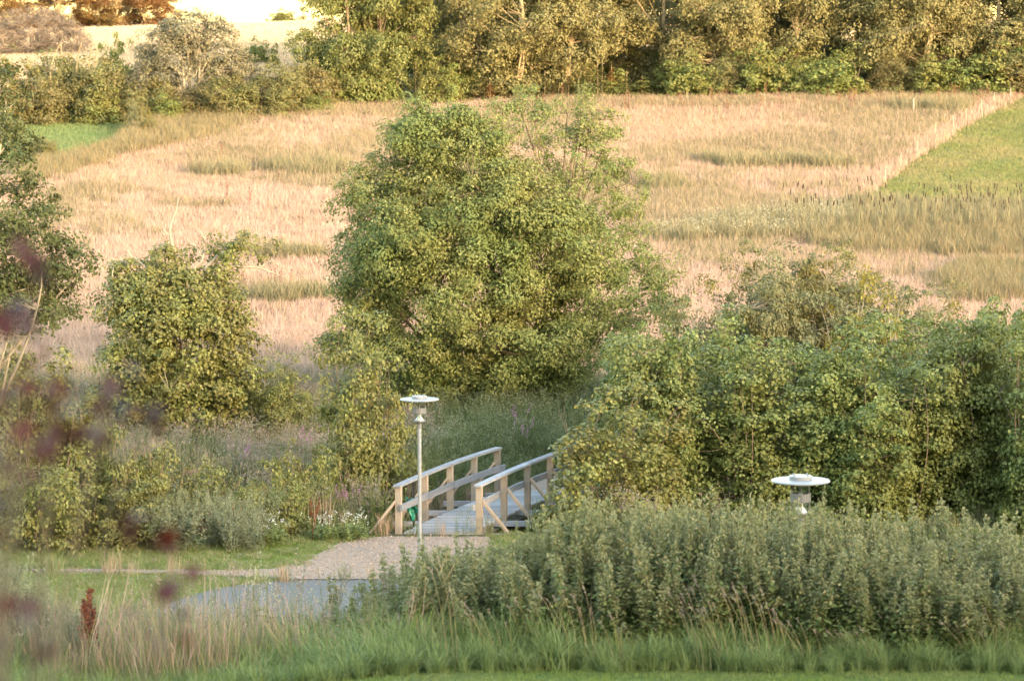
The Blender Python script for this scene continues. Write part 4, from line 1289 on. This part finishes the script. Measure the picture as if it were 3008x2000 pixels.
for i, (u, D, top, w) in enumerate([(405, 183, 285, 75), (430, 180, 340, 70), (120, 172, 400, 90), (150, 170, 410, 50)]):
    tree_px('young_bush', BV[('willow', i % 3)][0], (4.2, 3.8), u, D, top, w, 'small pale bush at the edge of the green field', 'bush', G11, i * 1.2)

# ------------------------------------------------------------------ nettles of the foreground stand
def nettle(seed, h=1.5):
    rng = np.random.RandomState(seed)
    st, lf, fl = MB(), MB(), MB()
    bend = rng.normal(size=2) * .11
    t = np.linspace(0, 1, 6)
    path = np.stack([bend[0] * t ** 2 * h, bend[1] * t ** 2 * h, h * t - .05], 1)
    tubes(st, path, np.linspace(.008, .003, 6), 4)
    n = 27
    for i in range(n):
        q = .08 + .92 * (i + rng.rand() * .8) / n
        p = np.array([np.interp(q, t, path[:, k]) for k in range(3)])
        sz = .125 * (1 - .62 * q ** 1.5) * (.55 + .75 * rng.rand())
        a0 = (i % 2) * 1.57 + rng.rand() * 1.2
        for a in (a0, a0 + 2.6 + rng.rand()):
            o = np.array([[math.cos(a), math.sin(a), -.55 + .35 * q + .6 * rng.rand()]])
            leaves(lf, rng, p + o * sz * .62, np.array([[math.cos(a) * .35, math.sin(a) * .35, 1.0]]) + rng.normal(size=(1, 3)) * .2, np.array([sz]), LEAF4 * [.95, 1.25, 1], 0, tip=o)
        if q < .75:
            k = 2
            a = rng.rand(k) * 6.283
            o = np.stack([np.cos(a), np.sin(a), -.2 + 0 * a], 1)
            leaves(lf, rng, p + o * (.10 + .08 * rng.rand(k, 1)), rng.normal(size=(k, 3)) * .5 + [0, 0, 1], np.full(k, .075), LEAF4, 0, tip=o)
        if q > .52:
            k = 8
            a = rng.rand(k) * 6.283
            o = np.stack([np.cos(a), np.sin(a), -.25 + .6 * rng.rand(k)], 1)
            leaves(fl, rng, p + o * (.026 + .05 * (1 - q)) * (.5 + rng.rand(k, 1)) + rng.normal(size=(k, 3)) * .014, rng.normal(size=(k, 3)), np.full(k, .085 * (1.25 - .6 * q)), LONG4 * [1.6, 1, 1], 0, tip=o)
    P = path[-1] + rng.normal(size=(7, 3)) * [.015, .015, .03]
    leaves(fl, rng, P, rng.normal(size=(7, 3)) + [0, 0, .5], .04, LEAF4, 0)
    return st.mesh('stem', M['nettle']), lf.mesh('foliage', M['nettle']), fl.mesh('flower_spikes', M['nettle_top'])
NET = [nettle(500 + i, 1.5) for i in range(6)]
rng = np.random.RandomState(31)
cand = []
# top edge of the stand as traced on the photograph
TOPU = [900, 1000, 1100, 1200, 1300, 1400, 1500, 1600, 1750, 2000, 2200, 2400, 2600, 2800, 3050, 3300]
TOPV = [1730, 1690, 1670, 1650, 1630, 1640, 1610, 1560, 1530, 1515, 1480, 1490, 1510, 1540, 1610, 1660]
for k in range(9000):
    y = 37.0 + 5.7 * rng.rand()
    u = 930 + 2250 * rng.rand()
    x = (u - 1504) / F * y
    if rng.rand() > min(1, max(.05, (u - 1000) / 450.0)) * (1 if y > 38.4 else min(1, max(0, (u - 1300) / 900.0))):
        continue
    if y < 37.1 + 1.7 * max(0, float(fbm(np.array(x * .9 + 20), np.array(3.3))) - .3):
        continue
    cand.append((x, y, u))
    if len(cand) >= 2300:
        break
cand = np.array(cand)
gzz = gz(cand[:, 0], cand[:, 1])
order = np.argsort(cand[:, 1])
G12 = 'nettles of the foreground stand'
pts, iid, rr_, ss_ = [], [], [], []
cnt = 0
for j in order:
    x, y, u = cand[j]
    g = gzz[j]
    tz = at(u, np.interp(u, TOPU, TOPV), y)[2] - g      # height that reaches the traced edge
    h = min(2.0, max(.7, tz)) * ((.60 if y < 41.2 else .74) + (.48 if y < 41.2 else .36) * rng.rand())
    h = min(h, 1.12 * tz) if tz > .5 else .6
    if y < 39.4:
        h *= .62 + .18 * (y - 37.0)
    h *= .72 + .52 * float(fbm(np.array(x * 1.1 + 9), np.array(y * .8)))
    s = h / 1.5
    if cnt < 300:
        r = link('nettle', None, loc=(x, y, g), rz=rng.rand() * 6.28, sc=(.6 + .5 * rng.rand(),) * 2 + (s,))
        r.rotation_euler = (rng.normal() * .10, rng.normal() * .12 - .05, rng.rand() * 6.28)
        tag(r, 'tall flowering nettle in the dense stand below the lamp', 'nettle', G12)
        for nm, me in zip(('stem', 'foliage', 'flower_spikes'), NET[int(rng.randint(6))]):
            o = link(nm, me, r)
            if nm != 'stem':
                o['kind'] = 'stuff'
        cnt += 1
    else:
        pts.append((x, y, g))
        iid.append(rng.randint(6))
        rr_.append((rng.normal() * .08, rng.normal() * .09, rng.rand() * 6.28))
        q_ = .6 + .5 * rng.rand()
        ss_.append((q_, q_, s))

def joined(parts, name, mats):
    """one mesh out of several, for the part of a stand that is not built singly"""
    mb = MB()
    for mi, me in enumerate(parts):
        V = np.zeros(len(me.vertices) * 3, np.float32)
        me.vertices.foreach_get('co', V)
        tot = np.zeros(len(me.polygons), np.int32)
        me.polygons.foreach_get('loop_total', tot)
        lp = np.zeros(len(me.loops), np.int32)
        me.loops.foreach_get('vertex_index', lp)
        rn = np.zeros(len(me.polygons), np.float32)
        me.attributes['rnd'].data.foreach_get('value', rn)
        mb.add(V.reshape(-1, 3), lp.reshape(-1, 4), mi, rn)
    return mb.mesh(name, mats)
NJ = [joined(q, 'nettle_clump', [M['nettle'], M['nettle'], M['nettle_top']]) for q in NET]
if pts:
    scatter('nettle_stand', np.array(pts), NJ, np.array(iid), np.array(rr_), np.array(ss_), 'mass of further nettles filling the back of the foreground stand', 'nettles')

# ------------------------------------------------------------------ single plants
def herb(name, loc, parts, label, cat, group=None, rz=0.0, sc=1.0):
    r = link(name, None, loc=loc, rz=rz, sc=sc)
    tag(r, label, cat, group)
    for nm, me in parts:
        o = link(nm, me, r)
        if nm != 'stem':
            o['kind'] = 'stuff'
    return r

def spike_plant(seed, h, stems, headmat, head_n, head_r, head_len, head_size, stalkmat, leaf=0, leafmat=None, spread=.12, lean=.08, shape=LEAF4):
    rng = np.random.RandomState(seed)
    st, hd, lf = MB(), MB(), MB()
    for s in range(stems):
        a = rng.rand() * 6.283
        b = np.array([math.cos(a), math.sin(a), 0]) * spread * rng.rand()
        d = np.array([rng.normal() * lean, rng.normal() * lean, 1])
        hh = h * (.75 + .3 * rng.rand())
        t = np.linspace(0, 1, 5)[:, None]
        path = b + d * hh * t + np.array([d[0], d[1], 0]) * hh * .4 * t ** 2
        tubes(st, path, np.linspace(.006, .003, 5) * (1 + h * .2), 4)
        q = 1 - head_len * rng.rand(head_n)
        P = np.stack([np.interp(q, t[:, 0], path[:, k]) for k in range(3)], 1) + rng.normal(size=(head_n, 3)) * head_r * (1.25 - q)[:, None] * 2
        leaves(hd, rng, P, rng.normal(size=(head_n, 3)), head_size, shape)
        if leaf:
            q = .08 + .5 * rng.rand(leaf)
            P = np.stack([np.interp(q, t[:, 0], path[:, k]) for k in range(3)], 1)
            aa = rng.rand(leaf) * 6.283
            o = np.stack([np.cos(aa), np.sin(aa), .3 + 0 * aa], 1)
            leaves(lf, rng, P + o * .06, np.stack([-np.cos(aa) * .4, -np.sin(aa) * .4, 1 + 0 * aa], 1), .13, LONG4 * [1.3, 1, 1], 0, tip=o)
    res = [('stem', st.mesh('stem', stalkmat)), ('seed_head', hd.mesh('seed_head', headmat))]
    if leaf:
        res.append(('foliage', lf.mesh('foliage', leafmat)))
    return res

# docks: big red ones in the foreground, small ones along the far meadow
dockA = spike_plant(601, 1.0, 4, M['dock'], 420, .022, .55, .034, M['dock'], 6, M['nettle'], .05, .07)
b = at(262, 1900, 38.6)
g = float(gz(b[0], b[1]))
ht = at(262, 1705, 38.6)[2] - g
herb('dock_plant', (b[0], b[1], g), dockA, 'rust red dock with dense seed spikes in the foreground grass', 'dock', None, .4, (1.25, 1.25, max(.8, ht / 1.1)))
dockB = spike_plant(602, 1.1, 2, M['dock'], 120, .016, .45, .028, M['dock'], 6, M['nettle'], .04, .1)
for (u, D, lab) in ((1632, 70.2, 'rust red dock leaning at the right end of the bridge railing'), (680, 67.3, 'rust red dock beside the white mayweed behind the lawn'), (910, 68.0, 'thin rust red dock behind the white mayweed near the bridge')):
    b = foot(u, D)
    herb('dock_plant', b, dockB, lab, 'dock', None, 1.0, .9)
dockC = spike_plant(603, 1.1, 2, M['dock_far'], 30, .02, .5, .05, M['dock_far'], 0, None, .08, .06)
G13 = 'red-brown docks in the far meadow'
rng = np.random.RandomState(77)
for k in range(95):
    if k < 70:
        u, D = rng.uniform(1500, 2900), rng.uniform(184, 192)
    elif k < 82:
        u, D = rng.uniform(690, 860), rng.uniform(122, 124)
    else:
        u, D = rng.uniform(500, 1100), rng.uniform(140, 172)
    b = foot(u, D)
    herb('dock_plant', b, dockC, 'small red-brown dock spike in the far meadow', 'dock', G13, rng.rand() * 6, .75 + .45 * rng.rand())

# cattails on the right of the meadow
mbs, mbh = MB(), MB()
tubes(mbs, np.array([[0, 0, 0], [.01, 0, .8], [.03, 0, 1.6]]), np.array([.012, .01, .008]), 4)
mbh.lathe([(.001, 1.36), (.022, 1.37), (.024, 1.45), (.022, 1.57), (.001, 1.58)], 6, c=(.028, 0, 0))
rng = np.random.RandomState(6)
lfm = MB()
blades(lfm, rng, np.zeros((6, 3)), 1.3, .03, .12)
CT = [('stem', mbs.mesh('stem', M['sedge'])), ('seed_head', mbh.mesh('seed_head', M['cattail'])), ('leaf', lfm.mesh('leaf', M['sedge']))]
G14 = 'cattails in the wet hollow of the meadow'
k = 0
while k < 130:
    u, v = rng.uniform(2300, 3030), rng.uniform(610, 705)
    if v < 690 - (u - 2300) * .09 or v < 618:
        if rng.rand() < .8:
            continue
    b = ground(u, v, 100)
    herb('cattail', b, CT, 'cattail with dark brown head in the wet hollow of the meadow', 'cattail', G14, rng.rand() * 6, .85 + .3 * rng.rand())
    k += 1

# stakes of the electric fence
G15 = 'stakes of the pasture fence'
for (u, v) in [(2486, 618), (2548, 582), (2600, 540), (2646, 505), (2694, 462), (2748, 408), (2800, 386), (2838, 364), (2883, 335), (2920, 315), (2968, 300)]:
    b = ground(u, v, 100)
    mb = MB().lathe([(.016, 0), (.016, .80), (.012, .83), (.001, .84)], 8)
    mi = MB().box((.022, 0, .72), (.04, .025, .025))
    r = link('fence_stake', None, loc=b)
    tag(r, 'thin whitish fence stake along the edge of the green pasture', 'stake', G15)
    mb.build('shaft', M['stake'], r)
    mi.build('insulator', M['black'], r)
b = ground(2683, 342, 100)
mb = MB().lathe([(.05, 0), (.045, 1.0), (.001, 1.03)], 8)
tag(mb.build('fence_post', M['post_wood'], loc=b), 'lone pale wooden post standing in the upper meadow', 'post')

# thistles with fluffy heads, foreground left
thA = spike_plant(610, 1.2, 4, M['pinkseed'], 34, .045, .22, .03, M['mugwort'], 14, M['mugwort'], .12, .12)
thB = spike_plant(611, 1.1, 3, M['umbel'], 28, .05, .2, .026, M['mugwort'], 14, M['mugwort'], .12, .14)
G16 = 'fading thistles on the foreground bank'
rng = np.random.RandomState(41)
for k, (u, vt) in enumerate([(740, 1605), (700, 1650), (770, 1640), (860, 1660), (900, 1690), (960, 1680), (1110, 1705), (1145, 1700), (640, 1735), (560, 1745), (500, 1760), (820, 1700), (1010, 1720), (700, 1740), (600, 1790), (900, 1760), (1060, 1760)]):
    D = rng.uniform(39.2, 41.8)
    b = foot(u, D)
    h = at(u, vt, D)[2] - b[2]
    herb('thistle', b, thA if k % 2 else thB, 'pale fading thistle with fluffy seed heads on the foreground bank', 'thistle', G16, rng.rand() * 6, (1, 1, max(.5, h / 1.15)))

# dry grass stalks with pale heads standing before the nettles
def stalks(seed, n, h, mat=M['dry_stalk']):
    rng = np.random.RandomState(seed)
    st, hd = MB(), MB()
    for s in range(n):
        b = rng.normal(size=3) * [.06, .05, 0]
        d = np.array([-.12 + rng.normal() * .16, rng.normal() * .08, 1])
        hh = h * (.7 + .4 * rng.rand())
        t = np.linspace(0, 1, 6)[:, None]
        path = b + d * hh * t + np.array([-.10, 0, -.03]) * hh * t ** 3
        tubes(st, path, np.linspace(.0035, .002, 6), 3)
        k = 14
        q = 1 - .12 * rng.rand(k)
        P = np.stack([np.interp(q, t[:, 0], path[:, j]) for j in range(3)], 1) + rng.normal(size=(k, 3)) * .010
        leaves(hd, rng, P, rng.normal(size=(k, 3)), .026, LONG4 * [1.3, 1, 1], 0, tip=np.tile(d, (k, 1)))
    return [('stem', st.mesh('stem', mat)), ('seed_head', hd.mesh('seed_head', M['pinkseed']))]
DS = [stalks(620, 5, 1.0), stalks(621, 3, 1.1), stalks(622, 2, .9)]
G17 = 'dry grass stalks in front of the nettles'
for k, (u, vt) in enumerate([(2080, 1700), (2110, 1705), (2060, 1720), (2250, 1690), (2290, 1730), (2350, 1760), (2400, 1790), (2440, 1800), (2470, 1805), (2520, 1870), (2600, 1860), (2830, 1720), (2960, 1760), (1330, 1640), (1420, 1700), (1700, 1700), (1740, 1720), (1250, 1680), (1130, 1790), (680, 1700), (760, 1760), (860, 1740), (960, 1760), (590, 1720), (470, 1730), (1900, 1860), (330, 1720), (520, 1700), (640, 1780), (1020, 1800), (2150, 1740), (2190, 1720), (2320, 1700), (2560, 1840), (2650, 1800), (2720, 1830), (2900, 1800), (1560, 1760), (1620, 1800), (1480, 1760), (1820, 1800), (1980, 1790)]):
    D = 36.9 + .8 * ((k * 37) % 10) / 10
    b = foot(u, D)
    h = at(u, vt, D)[2] - b[2]
    herb('dry_grass_stalks', b, DS[k % 3], 'thin dry straw-coloured grass stalks with pale heads on the foreground bank', 'dry stalks', G17, (k * 1.7) % .8 - .4, (1, 1, max(.5, h)))
# forked dead stem
b = foot(1298, 38.6)
mb = MB()
for pts in ([(1305, 1850), (1302, 1750), (1293, 1690), (1270, 1650)], [(1302, 1720), (1318, 1690), (1338, 1650)], [(1293, 1680), (1315, 1620), (1330, 1600)], [(1340, 1830), (1360, 1780), (1378, 1740)]):
    p = np.array([at(u, v, 38.6) - b for u, v in pts])
    tubes(mb, resample3(p, 6), np.linspace(.008, .004, 6), 5)
p = np.array([[0, 0, -.1], at(1305, 1850, 38.6) - b])
tubes(mb, resample3(p, 3), np.full(3, .008), 5)
tag(mb.build('dead_stem', M['dry_stalk'], loc=b), 'forked dry dead stem standing in front of the nettles', 'dead stem')

# mayweed, mugwort, loosestrife and cattail leaves round the bridge
mw = spike_plant(630, .55, 14, M['white'], 5, .03, .06, .035, M['grass_long'], 10, M['grass_long'], .35, .22)
G18 = 'white mayweed between the lawn and the bridge'
for k, (u, D) in enumerate([(950, 67.8), (985, 68.0), (1020, 68.2), (925, 68.3), (780, 67.0), (800, 67.4), (760, 67.2), (1045, 68.0)]):
    herb('mayweed', foot(u, D), mw, 'clump of small white mayweed flowers between the lawn and the footbridge', 'flowers', G18, k * 1.3, .9 + .1 * (k % 3))
mg = spike_plant(631, 1.15, 7, M['mugwort'], 60, .05, .75, .05, M['mugwort'], 18, M['mugwort'], .25, .15, LONG4 * [1.4, 1, 1])
G19 = 'grey-green mugwort along the lawn'
rng = np.random.RandomState(52)
for k in range(26):
    u, D = rng.uniform(290, 760), rng.uniform(66.0, 68.0)
    herb('mugwort', foot(u, D), mg, 'grey-green mugwort along the back edge of the lawn', 'mugwort', G19, rng.rand() * 6, .8 + .35 * rng.rand())
G20 = 'silvery mugwort at the left end of the foreground bank'
for k in range(60):
    u, D = rng.uniform(-60, 420) , rng.uniform(39.0, 42.3)
    if 190 < u < 330:
        D = 42.0
    b = foot(u, D)
    h = at(u, np.interp(u, [-60, 60, 200, 420], [1560, 1640, 1720, 1800]) + rng.uniform(0, 90), D)[2] - b[2]
    herb('mugwort', b, mg, 'silvery mugwort at the left end of the foreground bank', 'mugwort', G20, rng.rand() * 6, (.8, .8, max(.5, h / 1.15)))
ls = spike_plant(632, 1.2, 8, M['pinkseed'], 40, .03, .45, .035, M['nettle'], 16, M['nettle'], .3, .15)
lp = spike_plant(633, 1.3, 5, M['purple_flower'], 34, .018, .25, .028, M['nettle'], 16, M['nettle'], .25, .12)
G21 = 'loosestrife round the footbridge'
for k, (u, D) in enumerate([(1010, 70), (1040, 71), (1070, 70.5), (1085, 72), (1030, 72), (1100, 71.5), (990, 71), (1100, 70)]):
    herb('loosestrife', foot(u, D), ls if k % 3 else lp, 'pinkish fading loosestrife left of the footbridge', 'flowers', G21, k * 1.1, .85 + .1 * (k % 3))
for k, (u, D) in enumerate([(1512, 84), (1535, 81), (900, 79), (720, 77)]):
    herb('loosestrife', foot(u, D), lp, 'purple loosestrife in the growth beyond the footbridge', 'flowers', 'purple loosestrife beyond the footbridge', k * 1.1, 1.0)
rng = np.random.RandomState(61)
cl = MB()
blades(cl, rng, rng.normal(size=(16, 3)) * [.12, .08, 0], .95 + .3 * rng.rand(16), .03, .25)
cl = [('leaf', cl.mesh('leaf', M['nettle']))]
for (u, D, lab) in ((1575, 70.3, 'tuft of long cattail leaves at the right handrail of the bridge'), (1100, 70.0, 'tuft of long cattail leaves left of the bridge'), (860, 69, 'tuft of long cattail leaves behind the white mayweed')):
    herb('reed_tuft', foot(u, D), cl, lab, 'reeds', None, .5, 1.0)

# purple-leaved shrub close to the camera on the left
b = np.array([-.80, 4.8, float(gz(-.80, 4.8))])
rng = np.random.RandomState(71)
st, lf = MB(), MB()
tips = [(100, 800), (40, 960), (170, 1250), (330, 1130), (400, 1240), (60, 1300), (20, 1500), (400, 1560), (470, 1610), (510, 1720), (470, 1780), (500, 1850), (30, 1850), (110, 1930), (20, 1760), (280, 1240), (180, 1150), (20, 1130), (100, 1050)]
for (u, v) in tips:
    D = 4.8 + rng.normal() * .3
    e = at(u, v, D) - b
    s = np.array([rng.normal() * .03, rng.normal() * .03, max(.2, e[2] * .45)])
    mid = (s + e) / 2 + [-.03, 0, .05]
    t = np.linspace(0, 1, 7)[:, None]
    path = (1 - t) ** 2 * s + 2 * t * (1 - t) * mid + t * t * e
    tubes(st, path, np.linspace(.004, .0015, 7), 4)
    k = 7 if v < 1600 else 3
    P = e + rng.normal(size=(k, 3)) * [.02, .05, .026]
    leaves(lf, rng, P, rng.normal(size=(k, 3)) + [0, -.6, .5], .038, LEAF6)
tubes(st, np.array([[0, 0, -.1], [.0, 0, .6], [.02, 0, 1.2], [-.02, 0, 1.9]]), np.array([.014, .011, .008, .004]), 5)
herb('purple_shrub', b, [('stem', st.mesh('stem', M['bark'])), ('foliage', lf.mesh('foliage', M['purple_leaf']))], 'blurred shrub with dark purple-red leaves close in front on the left', 'shrub')
